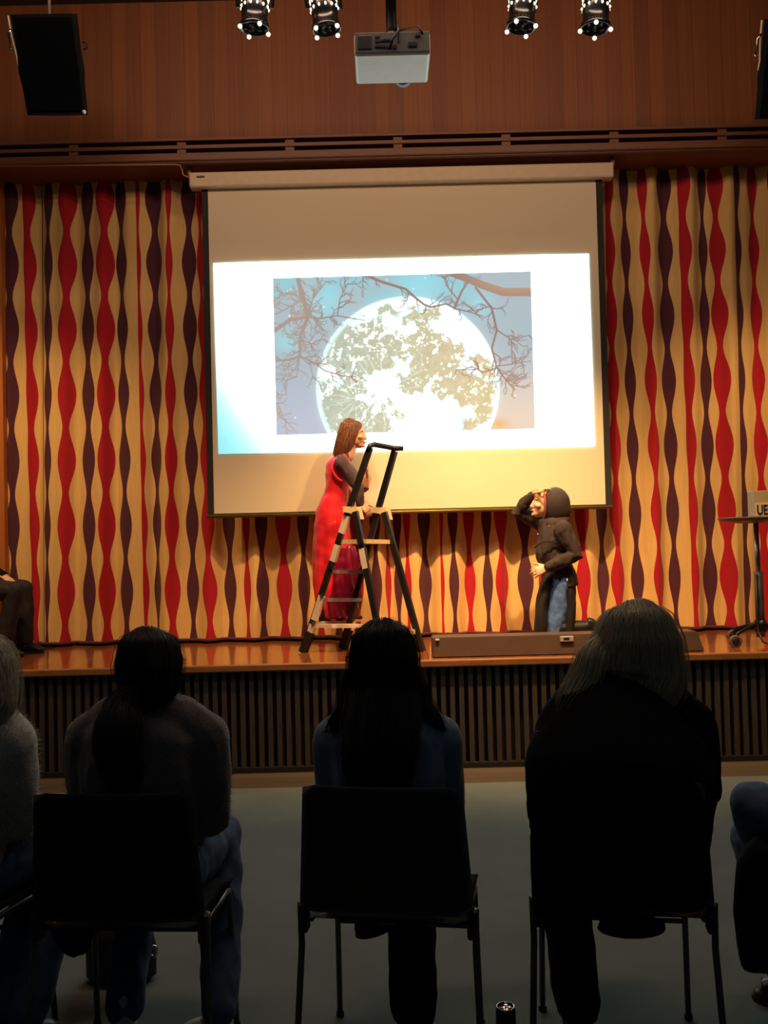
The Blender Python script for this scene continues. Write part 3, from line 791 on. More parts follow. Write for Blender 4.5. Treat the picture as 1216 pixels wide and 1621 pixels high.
for k, a in enumerate((215, 125, 35, -55)):
    a = R(a); d = Vector((math.cos(a), math.sin(a), 0)); L_ = .28 if k == 0 else .20
    bm = bmesh.new(); tube(bm, [d * .02 + Vector((0, 0, .15)), d * (L_ * .6) + Vector((0, 0, .12)), d * L_ + Vector((0, 0, .095)), d * (L_ + .02) + Vector((0, 0, .06))], [.014, .012, .012, .011], 10); arm = child('base_arm', bm, M_blackm, bt, True)
    w = d * (L_ + .025) + Vector((0, 0, .043))
    bm = bmesh.new(); lathe(bm, [(0, -.012), (.028, -.012), (.030, -.014), (.043, -.012), (.043, .012), (.030, .014), (.028, .012), (0, .012)], M=Matrix.Translation(w) @ Matrix.Rotation(R(90), 4, 'X'), n=28)
    child('castor_wheel', bm, mat('brown_rubber', srgb(110, 84, 72), .5), arm)
    bm = bmesh.new(); lathe(bm, [(0, -.018), (.022, -.018), (.026, -.015), (.026, .015), (.022, .018), (0, .018)], M=Matrix.Translation(w) @ Matrix.Rotation(R(90), 4, 'X'), n=24)
    child('wheel_hub', bm, M_black, arm)
bm = bmesh.new(); tube(bm, [(-.03, -.03, .5), (-.035, -.035, .2), (-.04, -.05, .1), (-.03, -.1, .03), (-.02, -.3, .012)], .009, 8)
tag(link('dangling_cord', bm, M_black, None, True), 'dark cord hanging beside the column of the bar table', 'cord').location = (bc.x, YT, HS)
# box with letters on the table
bx0 = at(1191.5, 800, YT - .02).x
M_pack = mat('grey_beige_card', srgb(176, 160, 130), .7, var=.06)
pk = thing('letter_box', 'grey beige box with two dark capital letters standing on the bar table', 'box', (bx0 + .12, YT, HS + ztop))
bm = bmesh.new(); box(bm, (-.12, -.05, 0), (.12, .07, .185), .004); child('carton', bm, M_pack, pk)
bm = bmesh.new(); box(bm, (-.118, -.0525, .002), (.118, -.0495, .10), .002); pn = child('front_panel', bm, mat('pale_panel', srgb(214, 190, 160), .7, var=.04), pk)
def letters(txt, size, loc, m, parent, ext=.0015, sx=1.0, name='lettering'):
    cu = bpy.data.curves.new(name, 'FONT'); cu.body = txt; cu.size = size; cu.extrude = ext; cu.offset = size * .02
    ob = bpy.data.objects.new(name, cu); COL.objects.link(ob)
    bpy.context.view_layer.update()
    me = bpy.data.meshes.new_from_object(ob.evaluated_get(bpy.context.evaluated_depsgraph_get()))
    COL.objects.unlink(ob); bpy.data.objects.remove(ob)
    Mx = Matrix.Translation(loc) @ Matrix.Rotation(R(90), 4, 'X') @ Matrix.Diagonal((sx, 1, 1, 1))
    me.transform(Mx); return link_me(name, me, m, parent)
letters('UE', .098, (-.104, -.054, .016), M_black, pn, sx=.66)

# ---- energy drink can on the floor
cn = at(800, 1581, 2.744)
dc = thing('drink_can', 'slim black drink can standing on the carpet between the chairs', 'can', (cn.x, cn.y, 0))
bm = bmesh.new(); lathe(bm, [(0, .004), (.02, .002), (.024, 0), (.0285, .008), (.0295, .016), (.0295, .140), (.0285, .148), (.026, .153)], n=40); child('can_body', bm, mat('black_print_can', (.006, .005, .007), .3, .4, var=.2), dc)
bm = bmesh.new(); lathe(bm, [(.026, .153), (.0265, .1575), (.0245, .1575), (.0235, .1535), (0, .1535)], n=40); lid = child('can_lid', bm, M_chrome, dc)
bm = bmesh.new(); tube(bm, [(-.002, 0, .1545), (.006, .004, .1575), (.014, 0, .1575), (.006, -.006, .156)], .0015, 6, close=True); child('pull_tab', bm, M_chrome, lid, True)
bm = bmesh.new(); tube(bm, [(.0297 * math.sin(-.9 + t * .08), -.0297 * math.cos(-.9 + t * .08), .03 + .018 * math.sin(t * .5)) for t in range(8)], .0012, 6); child('printed_mark', bm, mat('grey_print', (.12, .12, .12), .5), dc, True)

# ---- stacking chairs
M_shell = mat('black_chair_shell', (.010, .010, .012), .5, var=.2, scale=6)
M_seat = mat('dark_gloss_seat', (.09, .10, .10), .12, var=.1)
M_leg = mat('grey_chair_tube', (.10, .11, .12), .35, .7, var=.1)
def make_chair():
    t = thing('stacking_chair', 'chair', 'chair')
    # seat pan
    bm = bmesh.new(); n = 12; mm = 12; g = []
    for i in range(n + 1):
        row = []
        for j in range(mm + 1):
            u = -1 + 2 * i / n; v = j / mm
            w = .236 - .012 * (1 - v)
            z = .478 - .014 * (1 - u * u) * math.sin(PI * min(1, v * 1.1)) - .03 * max(0, v - .82) / .18
            row.append(bm.verts.new((u * w, -.215 + .46 * v, z)))
        g.append(row)
    for i in range(n):
        for j in range(mm): bm.faces.new((g[i][j], g[i + 1][j], g[i + 1][j + 1], g[i][j + 1])).smooth = True
    r = bmesh.ops.solidify(bm, geom=bm.faces[:], thickness=.018)
    child('seat', bm, M_seat, t)
    # back panel
    bm = bmesh.new(); g = []
    for i in range(n + 1):
        row = []
        for j in range(mm + 1):
            u = -1 + 2 * i / n; v = j / mm
            w = .247 - .023 * v
            rr = .03
            yy = -.225 - .03 * v - .022 * (1 - u * u)
            zz = .503 + .362 * v
            # rounded upper corners
            if v > .92 and abs(u) > .93: zz -= .008
            row.append(bm.verts.new((u * w, yy, zz)))
        g.append(row)
    for i in range(n):
        for j in range(mm): bm.faces.new((g[i][j], g[i][j + 1], g[i + 1][j + 1], g[i + 1][j])).smooth = True
    bmesh.ops.solidify(bm, geom=bm.faces[:], thickness=.02)
    child('backrest', bm, M_shell, t)
    for s in (-1, 1):
        bm = bmesh.new(); tube(bm, [(s * .248, -.212, .52), (s * .246, -.214, .40), (s * .262, -.27, .0)], .0095, 12)
        lg = child('rear_leg', bm, M_leg, t, True)
        bm = bmesh.new(); cyl(bm, (s * .262, -.27, 0), (s * .261, -.267, .02), .013, 12); child('glide', bm, M_black, lg)
        bm = bmesh.new(); tube(bm, [(s * .226, -.18, .462), (s * .224, .10, .46), (s * .222, .135, .448), (s * .221, .15, .42), (s * .228, .185, .0)], .0095, 12)
        lg = child('front_leg', bm, M_leg, t, True)
        bm = bmesh.new(); cyl(bm, (s * .228, .185, 0), (s * .2275, .183, .02), .013, 12); child('glide', bm, M_black, lg)
        bm = bmesh.new(); box(bm, (s * .238 - .014, -.235, .44), (s * .238 + .014, -.19, .52), .008); child('side_joint', bm, M_shell, t)
    bm = bmesh.new(); cyl(bm, (-.222, .162, .315), (.222, .162, .315), .008, 12); child('stretcher', bm, M_leg, t, True)
    return t
def copy_tree(o, parent=None):
    c = o.copy(); COL.objects.link(c)
    if parent: c.parent = parent
    for ch in list(o.children): copy_tree(ch, c)
    return c
chair0 = make_chair()
CH = [(-.750, 2.80, -4, 'black stacking chair of the ponytailed person in the grey fuzzy sweater'),
      (.014, 2.80, -9, 'black stacking chair in the middle under the long dark haired person'),
      (.672, 2.80, -9, 'black stacking chair under the blonde person in the wide black coat'),
      (-1.36, 2.86, -14, 'black stacking chair at the left edge under the person in the pale sweater'),
      (1.60, 2.80, 44, 'black stacking chair at the right edge under the person in jeans')]
for i, (x, y, rz, lb_) in enumerate(CH):
    c = chair0 if i == 0 else copy_tree(chair0)
    c.location = (x, y, 0); c.rotation_euler = (0, 0, R(rz)); tag(c, lb_, 'chair', 'black stacking chairs of the audience')

# ================================================================== PEOPLE
V = Vector
def sph(bm, c, r, M=None, sub=2):
    rr = r if isinstance(r, (tuple, list, Vector)) else (r, r, r)
    mt = Matrix.Translation(c) @ (M.to_4x4() if M is not None else Matrix.Identity(4)) @ Matrix.Diagonal((*rr, 1))
    bmesh.ops.create_icosphere(bm, subdivisions=sub, radius=1, matrix=mt)
def limb(bm, pts, rad, up=None, n=14):
    tube(bm, pts, rad, n, up=up)
    for p, r in ((pts[0], rad[0]), (pts[-1], rad[-1])):
        if not isinstance(r, (tuple, list)): sph(bm, p, r)
def dens(pts, rad, k=4):
    """smooth resample (catmull)"""
    P = [V(p) for p in pts]; n = len(P); op = []; orr = []
    tup = isinstance(rad[0], (tuple, list))
    for i in range(n - 1):
        p0, p1, p2, p3 = P[max(i - 1, 0)], P[i], P[i + 1], P[min(i + 2, n - 1)]
        for j in range(k):
            t = j / k
            op.append(.5 * ((2 * p1) + (p2 - p0) * t + (2 * p0 - 5 * p1 + 4 * p2 - p3) * t * t + (3 * p1 - p0 - 3 * p2 + p3) * t ** 3))
            if tup: orr.append(tuple(a + (b - a) * t for a, b in zip(rad[i], rad[i + 1])))
            else: orr.append(rad[i] + (rad[i + 1] - rad[i]) * t)
    op.append(P[-1]); orr.append(rad[-1])
    return op, orr
def remesh(name, bm, m, parent, voxel=.008, sm=3, disp=None, smooth_f=.6):
    me = bpy.data.meshes.new(name + '_tmp'); bmesh.ops.recalc_face_normals(bm, faces=bm.faces[:]); bm.to_mesh(me); bm.free()
    o = bpy.data.objects.new(name + '_tmp', me); COL.objects.link(o)
    md = o.modifiers.new('r', 'REMESH'); md.mode = 'VOXEL'; md.voxel_size = voxel; md.use_smooth_shade = True
    ms = o.modifiers.new('s', 'SMOOTH'); ms.factor = smooth_f; ms.iterations = sm
    bpy.context.view_layer.update()
    dg = bpy.context.evaluated_depsgraph_get()
    out = bpy.data.meshes.new_from_object(o.evaluated_get(dg)); out.name = name
    COL.objects.unlink(o); bpy.data.objects.remove(o); bpy.data.meshes.remove(me)
    out.materials.clear()
    if disp:
        nv = len(out.vertices)
        co = np.empty(nv * 3, np.float32); out.vertices.foreach_get('co', co); co = co.reshape(-1, 3)
        no = np.empty(nv * 3, np.float32); out.vertex_normals.foreach_get('vector', no); no = no.reshape(-1, 3)
        d = np.array([disp(V(c)) for c in co], np.float32)
        co = co + no * d[:, None]; out.vertices.foreach_set('co', co.ravel())
    return link_me(name, out, m, parent, True)
def folds(amp, sc, seed=0, stretch=(1, 1, .45)):
    def f(p):
        q = V((p.x * sc * stretch[0] + seed, p.y * sc * stretch[1], p.z * sc * stretch[2]))
        return amp * (noise.noise(q) + .5 * noise.noise(q * 2.3)) - amp * .2
    return f

class Head:
    def __init__(s, c, fwd, up=(0, 0, 1), k=1.0):
        s.c = V(c); s.f = V(fwd).normalized(); u = V(up); s.u = (u - s.f * u.dot(s.f)).normalized(); s.s = s.f.cross(s.u); s.k = k
    def p(s, x, y, z): return s.c + (s.s * x + s.f * y + s.u * z) * s.k
    def M(s): return Matrix((s.s, s.f, s.u)).transposed()
    def add(s, bm):
        k = s.k; M = s.M()
        E = lambda x, y, z, a, b, c: sph(bm, s.p(x, y, z), (a * k, b * k, c * k), M, 3)
        E(0, -.012, .025, .074, .092, .088); E(0, .018, -.03, .060, .068, .072); E(0, .045, -.075, .036, .038, .030)
        E(0, .075, -.012, .050, .014, .030)
        limb(bm, [s.p(0, .082, .015), s.p(0, .092, -.012), s.p(0, .099, -.028)], [.008 * k, .009 * k, .011 * k], n=8)
        E(.011, .088, -.032, .008, .009, .006); E(-.011, .088, -.032, .008, .009, .006)
        E(0, .083, -.054, .022, .010, .006); E(0, .081, -.064, .020, .010, .007)
        E(0, .080, -.088, .018, .012, .013)
        for q in (-1, 1):
            E(q * .030, .074, .030, .022, .010, .008); E(q * .045, .055, -.022, .022, .022, .018)
            E(q * .076, -.008, -.010, .010, .019, .031)
    def eyes(s, parent, white, dark):
        for q in (-1, 1):
            bm = bmesh.new(); sph(bm, s.p(q * .030, .0735, .010), (.012 * s.k, .008 * s.k, .006 * s.k), s.M(), 2); e = link('eye', bm, white, parent, True)
            bm = bmesh.new(); sph(bm, s.p(q * .030, .0795, .010), (.0055 * s.k, .003 * s.k, .0055 * s.k), s.M(), 2); link('iris', bm, dark, e, True)
        bm = bmesh.new(); tube(bm, [s.p(-.020, .089, -.059), s.p(0, .096, -.058), s.p(.020, .089, -.059)], [.003 * s.k, .0055 * s.k, .003 * s.k], 8); link('lips', bm, M_lip, parent, True)

def hand(bm, w, d, n, thumb, k=1.0, curl=(.35, .5, .4), spread=.12):
    """w wrist, d direction to fingertips, n palm-side normal, thumb = side vector of the thumb"""
    w = V(w); d = V(d).normalized(); n = V(n); n = (n - d * n.dot(d)).normalized(); s = d.cross(n)
    if s.dot(V(thumb)) < 0: s = -s
    tube(bm, [w - d * .01 * k, w + d * .03 * k, w + d * .065 * k, w + d * .088 * k], [(.016 * k, .024 * k), (.015 * k, .034 * k), (.014 * k, .041 * k), (.010 * k, .039 * k)], 14, up=n)
    L = [.072, .082, .076, .060]
    for i in range(4):
        off = (.030 - .020 * i) * k
        b = w + d * (.078 - .004 * abs(i - 1)) * k + s * off
        dd = (d + s * (spread * (1.2 - .8 * i))).normalized(); ln = L[i] * k
        pts = [b - dd * .02 * k, b]; ang = 0; p = b
        for j, (fr, cu) in enumerate(zip((.46, .30, .24), curl)):
            ang += cu
            p = p + (dd * math.cos(ang) + n * math.sin(ang)) * ln * fr; pts.append(p)
        limb(bm, pts, [.0090 * k, .0092 * k, .0082 * k, .0075 * k, .0066 * k], n=8)
    b = w + d * .022 * k + s * .026 * k
    td = (d * .7 + s * .75 + n * .35).normalized()
    limb(bm, [b, b + td * .035 * k, b + (td * .062 + d * .006) * k, b + (td * .078 + d * .018) * k], [.014 * k, .011 * k, .0092 * k, .0075 * k], n=8)

M_skin = mat('light_skin', srgb(224, 164, 132), .5, var=.05, scale=14, spec=.35)
M_skin2 = mat('fair_skin', srgb(228, 176, 148), .5, var=.05, scale=14, spec=.35)
M_lip = mat('lip_skin', srgb(176, 90, 84), .4, var=.05)
M_eye = mat('eye_white', (.75, .73, .70), .25, var=.02)
M_iris = mat('dark_iris', (.04, .03, .025), .2, var=.02)

def shoe(a, t, m, parent, sole=None, h=.05, w=.042, name='shoe'):
    """a ankle point, t toe point (on floor level)"""
    a = V(a); t = V(t); d = (t - V((a.x, a.y, t.z))); d.normalize(); s = d.cross(V((0, 0, 1)))
    z0 = t.z; heel = V((a.x, a.y, z0)) - d * .055
    bm = bmesh.new()
    P = [heel + V((0, 0, .04)), heel + d * .06 + V((0, 0, .045)), heel + d * .13 + V((0, 0, .036)), t - d * .03 + V((0, 0, .028)), t + V((0, 0, .022))]
    tube(bm, *dens(P, [(.034, .030), (.042, .034), (.034, .042), (.024, .042), (.012, .025)], 3), n=16, up=(0, 0, 1))
    limb(bm, [heel + d * .045 + V((0, 0, .05)), a + V((0, 0, .03))], [.036, .038])
    sh = remesh(name, bm, m, parent, .006, 2)
    bm = bmesh.new(); N = 18; lo = []; hi = []
    L_ = (t - heel).length
    for i in range(N):
        an = 2 * PI * i / N; cx = math.cos(an); sx = math.sin(an)
        q = heel + d * (L_ / 2 + cx * (L_ / 2 + .008)) + s * (sx * w * (1.0 + .12 * cx))
        lo.append(bm.verts.new(q + V((0, 0, .001)))); hi.append(bm.verts.new(q + V((0, 0, .020))))
    bm.faces.new(lo[::-1]); bm.faces.new(hi)
    for i in range(N): bm.faces.new((lo[i], lo[(i + 1) % N], hi[(i + 1) % N], hi[i]))
    link('sole', bm, sole or m, sh)
    return sh

def hair_mesh(name, rings, m, parent, n_str=500, seed=1, up=(1, 0, 0), vox=.009, amp=.006, r=.0016, phi=(0, 2 * PI), fly=60, out=.004, ext=.02, wave=.004, flyr=.0006):
    """rings: (center, half-width along `up`, half-depth)"""
    rd = random.Random(seed)
    C = [V(a[0]) for a in rings]; W = [(a[1], a[2]) for a in rings]
    bm = bmesh.new(); Pd, Rd = dens(C, W, 5); tube(bm, Pd, Rd, 24, up=up)
    base = remesh(name, bm, m, parent, vox, 4, folds(amp, 30, seed, (1, 1, .15)))
    me = base.data
    T, fr = frames(Pd, up)
    verts = []; faces = []
    def strand(pts, rr):
        k = 3; b0 = len(verts)
        TT, ff = frames(pts, up)
        for i, p in enumerate(pts):
            r_ = rr * (1 - .7 * (i / (len(pts) - 1)) ** 3)
            for q in range(k):
                a = 2 * PI * q / k; verts.append(p + ff[i][0] * (r_ * math.cos(a)) + ff[i][1] * (r_ * math.sin(a)))
        for i in range(len(pts) - 1):
            for q in range(k): faces.append((b0 + i * k + q, b0 + i * k + (q + 1) % k, b0 + (i + 1) * k + (q + 1) % k, b0 + (i + 1) * k + q))
    N = len(Pd)
    for q in range(n_str + fly):
        fly_ = q >= n_str
        a = rd.uniform(*phi); st = rd.randint(0, int(N * .45)); en = min(N - 1, st + rd.randint(int(N * .4), N))
        o_ = out * rd.uniform(.2, 1) + (rd.uniform(.004, .016) if fly_ else 0)
        ph = rd.uniform(0, 6); wv_ = wave * (2.2 if fly_ else 1) * rd.uniform(.4, 1.4); pts = []
        for i in range(st, en + 1):
            s_, q_ = fr[i]; ra, rb = Rd[i]
            aa = a + wv_ * 6 * math.sin(i * .5 + ph)
            e = o_ * min(1, (i - st) / 4 + .1)
            pts.append(Pd[i] + s_ * ((ra + e) * math.cos(aa)) + q_ * ((rb + e) * math.sin(aa)))
        if en == N - 1 and ext:
            d_ = (pts[-1] - pts[-2]).normalized(); pts.append(pts[-1] + d_ * ext * rd.uniform(.3, 1.6) + V((rd.uniform(-1, 1), rd.uniform(-1, 1), 0)) * .006)
        if len(pts) > 3: strand(pts, flyr if fly_ else r * rd.uniform(.5, 1.3))
    sm = bpy.data.meshes.new('x'); sm.from_pydata(verts, [], faces)
    bm = bmesh.new(); bm.from_mesh(me); bm.from_mesh(sm); bm.to_mesh(me); bm.free(); bpy.data.meshes.remove(sm)
    me.polygons.foreach_set('use_smooth', [True] * len(me.polygons))
    return base

def fuzz(o, n, length, seed=0, width=.0006):
    rd = random.Random(seed); me = o.data; polys = me.polygons; verts = []; faces = []
    for _ in range(n):
        p = polys[rd.randrange(len(polys))]
        c = p.center.copy(); nn = p.normal.copy()
        t = nn.orthogonal().normalized(); b = nn.cross(t); a = rd.uniform(0, 2 * PI); sd = t * math.cos(a) + b * math.sin(a)
        ln = length * rd.uniform(.4, 1.3); tip = c + nn * ln + sd.cross(nn) * ln * rd.uniform(-.7, .7) + V((0, 0, -ln * .2))
        b0 = len(verts); verts += [c - sd * width, c + sd * width, tip]; faces.append((b0, b0 + 1, b0 + 2))
    sm = bpy.data.meshes.new('x'); sm.from_pydata(verts, [], faces)
    bm = bmesh.new(); bm.from_mesh(me); bm.from_mesh(sm); bm.to_mesh(me); bm.free(); bpy.data.meshes.remove(sm)

# ------------------------------------------------------------------ woman in red on the ladder
YW = 7.03
def W(px, py, dy=0.0): return at(px, py, YW + dy)
wo = thing('person', 'person in a long red dress standing on the ladder and facing right', 'person', (W(530, 988).x, YW, HS + .17))
_o = wo.location.copy()
def local(root):
    """children were built in world space: keep them there"""
    root_m = Matrix.Translation(root.location).inverted()
    for c in root.children:
        c.matrix_parent_inverse = root_m
M_dress = mat('red_dress_cloth', srgb(226, 8, 34), .6, var=.08, scale=10, sheen=.15, bump=.2, bscale=40)
M_dtop = mat('dark_plum_knit', srgb(74, 54, 62), .85, var=.1, scale=60, bump=.2, bscale=300)
M_whair = mat('light_brown_hair', srgb(84, 48, 36), .45, var=.4, scale=14, stretch=(10, 10, 1), col2=srgb(158, 104, 72))
M_shblk = mat('black_shoe', (.012, .01, .01), .4, var=.1)
M_solew = mat('pale_sole', srgb(226, 200, 170), .5, var=.05)
hw = Head(W(560.5, 688.5), (1, -.12, -.05), k=.98)
ew, rw = W(567, 771, -.16), W(570.5, 799, -.16)
el, rl = W(577, 776, .06), W(580, 756, .0)
def wbody(bm, g=0.0):
    pass
bm = bmesh.new(); hw.add(bm)
limb(bm, [W(557, 700), W(549, 722)], [.050, .055])
P = [(534, 728, .07, .15), (534, 745, .085, .15), (533, 770, .075, .12), (531, 785, .075, .115), (528, 805, .10, .15), (527, 822, .105, .16)]
tube(bm, *dens([W(a, b) for a, b, c, d in P], [(c - .02, d - .02) for a, b, c, d in P], 3), n=20, up=(1, 0, 0))
for q, s0, e0, w0 in ((-1, W(540, 732, -.155), ew, rw), (1, W(540, 732, .155), el, rl)):
    limb(bm, [s0, lerp(s0, e0, .5), e0, lerp(e0, w0, .4), w0], [.045, .038, .034, .034, .024])
for q in (-.07, .07):
    limb(bm, [W(527, 825, q), W(531, 900, q), W(529, 968, q)], [.075, .05, .035])
    limb(bm, [W(529, 968, q), W(527, 980, q), W(545, 984, q)], [.035, .035, .02])
hand(bm, rw, W(582, 807, -.17) - rw, (0.2, .6, -.8), (0, .3, 1), .9, (.5, .7, .6))
hand(bm, rl, (.15, -.2, 1), (-1, -.3, .1), (-.2, -1, 0), .9, (.35, .5, .4))
remesh('body', bm, M_skin, wo, .0055, 2)
hw.eyes(wo, M_eye, M_iris)
bm = bmesh.new()
for s0, e0, w0 in ((W(541, 733, -.15), ew, rw), (W(541, 733, .15), el, lerp(el, rl, .25))):
    limb(bm, [s0, lerp(s0, e0, .5), e0, lerp(e0, w0, .5), lerp(e0, w0, .95)], [.060, .052, .045, .040, .032])
tube(bm, *dens([W(549, 716), W(543, 726), W(537, 745)], [(.045, .05), (.062, .10), (.075, .14)], 3), n=18, up=(1, 0, 0))
remesh('black_top', bm, M_dtop, wo, .007, 3, folds(.006, 30))
bm = bmesh.new()
P = [(536, 727, .050, .115), (533, 736, .082, .13), (535, 750, .098, .13), (534, 768, .092, .125), (532, 784, .093, .125), (528, 802, .118, .135), (526, 820, .132, .145),
     (526, 850, .142, .145), (527, 885, .152, .145), (530, 920, .160, .15), (533, 950, .158, .15), (535, 974, .150, .145)]
tube(bm, *dens([W(a, b) for a, b, c, d in P], [(c, d) for a, b, c, d in P], 4), n=30, up=(1, 0, 0))
def dfold(p):
    hgt = max(0, min(1, (1.72 - p.z) / .7)); a = math.atan2(p.y - YW, p.x - W(530, 900).x)
    return .016 * hgt * math.sin(a * 9 + 2 * math.sin(p.z * 3)) + .006 * noise.noise(p * 14)
remesh('red_dress', bm, M_dress, wo, .008, 2, dfold)
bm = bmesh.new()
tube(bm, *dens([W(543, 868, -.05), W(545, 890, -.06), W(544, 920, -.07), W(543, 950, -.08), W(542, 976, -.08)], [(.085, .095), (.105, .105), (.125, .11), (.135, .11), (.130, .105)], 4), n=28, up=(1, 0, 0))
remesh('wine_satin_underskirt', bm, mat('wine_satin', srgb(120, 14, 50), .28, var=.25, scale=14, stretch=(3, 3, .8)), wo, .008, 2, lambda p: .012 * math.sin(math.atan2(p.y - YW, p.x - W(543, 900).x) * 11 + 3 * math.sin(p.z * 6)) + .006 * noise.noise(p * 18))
bm = bmesh.new()
for q in range(0, 1): tube(bm, *dens([W(544, 720, -.10), W(553, 733, -.125), W(556, 748, -.12), W(553, 762, -.11)], [.010, .011, .011, .010], 3), n=8)
tube(bm, *dens([W(540, 722, -.12), W(530, 728, -.15), W(526, 742, -.155), W(533, 756, -.15), W(543, 762, -.14)], [.009] * 5, 3), n=8)
link('dress_binding', bm, mat('pink_red_binding', srgb(240, 60, 70), .6, var=.05), wo, True)
hair_mesh('hair', [(W(559, 663.5), .012, .02), (W(558, 666.5), .060, .058), (W(557.5, 673), .085, .080), (W(555, 682), .086, .090), (W(550.5, 692), .082, .094), (W(545, 706), .074, .090), (W(539, 718), .058, .072), (W(537, 724), .04, .055)],
          M_whair, wo, 420, 3, fly=30, vox=.007, amp=.005, out=.003, ext=.012, phi=(.5, 2 * PI - .5))
for q, (ax, ay, tx) in enumerate(((516, 974, 545), (549, 976, 574))):
    a = W(ax, ay, -.06 + .12 * q); z = HS + .185
    t = W(tx, 985, -.06 + .12 * q); t.z = z; a.z = z + .09
    shoe(a, t, M_shblk, wo, M_solew)
local(wo)

# ------------------------------------------------------------------ kneeling person in hoodie
YK = 6.86
def K(px, py, dy=0.0): return at(px, py, YK + dy)
kn = thing('person', 'person in a black hoodie kneeling on the stage with a hand on the forehead', 'person', (K(885, 1010).x, YK, HS))
M_hood = mat('black_brown_fleece', srgb(54, 40, 40), .85, var=.12, scale=30, bump=.2, bscale=200)
M_jean = mat('light_blue_denim', srgb(92, 128, 200), .8, var=.12, scale=30, bump=.2, bscale=300)
M_bcoat = mat('black_wool', srgb(26, 20, 22), .85, var=.1, scale=30)
hk = Head(K(861, 798), (-1, -.15, .12), k=.98)
shn, eln, wrn = K(892, 838, -.17), K(911, 879, -.19), K(866, 899, -.20)
shf, elf, wrf = K(866, 834, .14), K(820, 808, .10), K(843, 783, .0)
bm = bmesh.new(); hk.add(bm)
limb(bm, [K(866, 812), K(874, 832)], [.05, .055])
tube(bm, *dens([K(878, 834), K(876, 850), K(876, 875), K(880, 895), K(886, 915), K(886, 930)], [(.07, .13), (.095, .15), (.09, .13), (.085, .125), (.10, .15), (.10, .15)], 3), n=20, up=(1, 0, 0))
limb(bm, [shn, lerp(shn, eln, .5), eln, lerp(eln, wrn, .4), wrn], [.045, .038, .034, .034, .023])
limb(bm, [shf, lerp(shf, elf, .5), elf, lerp(elf, wrf, .4), wrf], [.045, .038, .034, .034, .023])
hand(bm, wrn, K(845, 906, -.2) - wrn, (.2, .8, -.3), (0, -.2, 1), .95, (.4, .6, .5))
hand(bm, wrf, K(868, 773, -.02) - wrf, (.2, -.25, -1), (0, -1, .1), .95, (.12, .25, .2))
zk = HS + .062
for q, kx in ((-.09, 877), (.10, 866)):
    kp = K(kx, 1002, q); kp.z = zk; an = K(kx + 52, 1000, q)
    limb(bm, [K(888, 930, q), lerp(K(888, 930, q), kp, .5), kp], [.075, .062, .048])
    limb(bm, [kp, lerp(kp, an, .4), an], [.046, .048, .034])
remesh('body', bm, M_skin2, kn, .0055, 2); hk.eyes(kn, M_eye, M_iris)
bm = bmesh.new()
for q, kx in ((-.09, 878), (.10, 866)):
    kp = K(kx, 1002, q); kp.z = zk + .008; an = K(kx + 46, 999, q)
    limb(bm, [K(888, 922, q), lerp(K(889, 930, q), kp, .5), kp], [.098, .080, .060])
    limb(bm, [kp, lerp(kp, an, .4), an], [.058, .058, .05])
remesh('jeans', bm, M_jean, kn, .007, 2, folds(.006, 26))
bm = bmesh.new()   # hoodie torso and sleeves
tube(bm, *dens([K(868, 818), K(872, 832), K(876, 855), K(874, 875), K(877, 892), K(884, 908), K(887, 928)], [(.075, .075), (.092, .12), (.118, .17), (.125, .165), (.115, .155), (.124, .178), (.130, .188)], 3), n=24, up=(1, 0, 0))
limb(bm, [shn, lerp(shn, eln, .5), eln, lerp(eln, wrn, .45), lerp(eln, wrn, .96)], [.072, .066, .064, .052, .040])
limb(bm, [shf, lerp(shf, elf, .5), elf, lerp(elf, wrf, .45), lerp(elf, wrf, .97)], [.072, .064, .056, .050, .036])
remesh('hoodie', bm, M_hood, kn, .007, 2, folds(.010, 18, 4))
bm = bmesh.new()   # raised hood, open to the left
rings = []
hc = K(878, 798); N1, N2 = 22, 26
for i in range(N1 + 1):
    u = i / N1          # 0 at face opening .. 1 back pole
    th_ = R(50) + (PI - R(50)) * u
    row = []
    for j in range(N2):
        a = 2 * PI * j / N2
        rx, ry, rz = .112, .112, .128
        x = -math.cos(th_) * -1 * rx; rr = math.sin(th_)
        pt = V((-math.cos(th_) * rx, math.cos(a) * rr * ry, math.sin(a) * rr * rz))
        if pt.z < -.03: pt.z = -.03 + (pt.z + .03) * 1.45; pt.x += .012 * (1 if pt.x > 0 else 0)
        if i == 0: pt.x -= .012
        row.append(bm.verts.new(hc + pt + V((.004, 0, 0))))
    rings.append(row)
for a, b in zip(rings, rings[1:]):
    for k in range(N2): bm.faces.new((a[k], a[(k + 1) % N2], b[(k + 1) % N2], b[k]))
bmesh.ops.remove_doubles(bm, verts=bm.verts[:], dist=.0005)
bmesh.ops.recalc_face_normals(bm, faces=bm.faces[:]); bmesh.ops.solidify(bm, geom=bm.faces[:], thickness=.012)
for f in bm.faces: f.smooth = True
hd = link('hood', bm, M_hood, kn)
bm = bmesh.new(); tube(bm, [v.co.copy() for v in []] or [hc + V((-math.cos(R(50)) * .112 - .012, math.cos(2 * PI * j / 30) * math.sin(R(50)) * .112, (lambda z: z if z > -.03 else -.03 + (z + .03) * 1.45)(math.sin(2 * PI * j / 30) * math.sin(R(50)) * .128))) for j in range(30)], .009, 8, close=True)
link('hood_edge', bm, mat('reddish_hood_lining', srgb(150, 80, 74), .8, var=.05), hd, True)  # edge tube in a lighter reddish tone than the hood
bm = bmesh.new(); tube(bm, *dens([K(868, 828, -.05), K(878, 830, -.08), K(890, 826, -.05), K(896, 816, .02)], [.036, .046, .048, .036], 3), n=12); remesh('collar_fold', bm, M_hood, hd, .007, 2)
for p in (K(870, 834, -.185), K(852, 846, -.16)):
    bm = bmesh.new(); sph(bm, p, .008); link('metal_snap', bm, M_steel, kn, True)
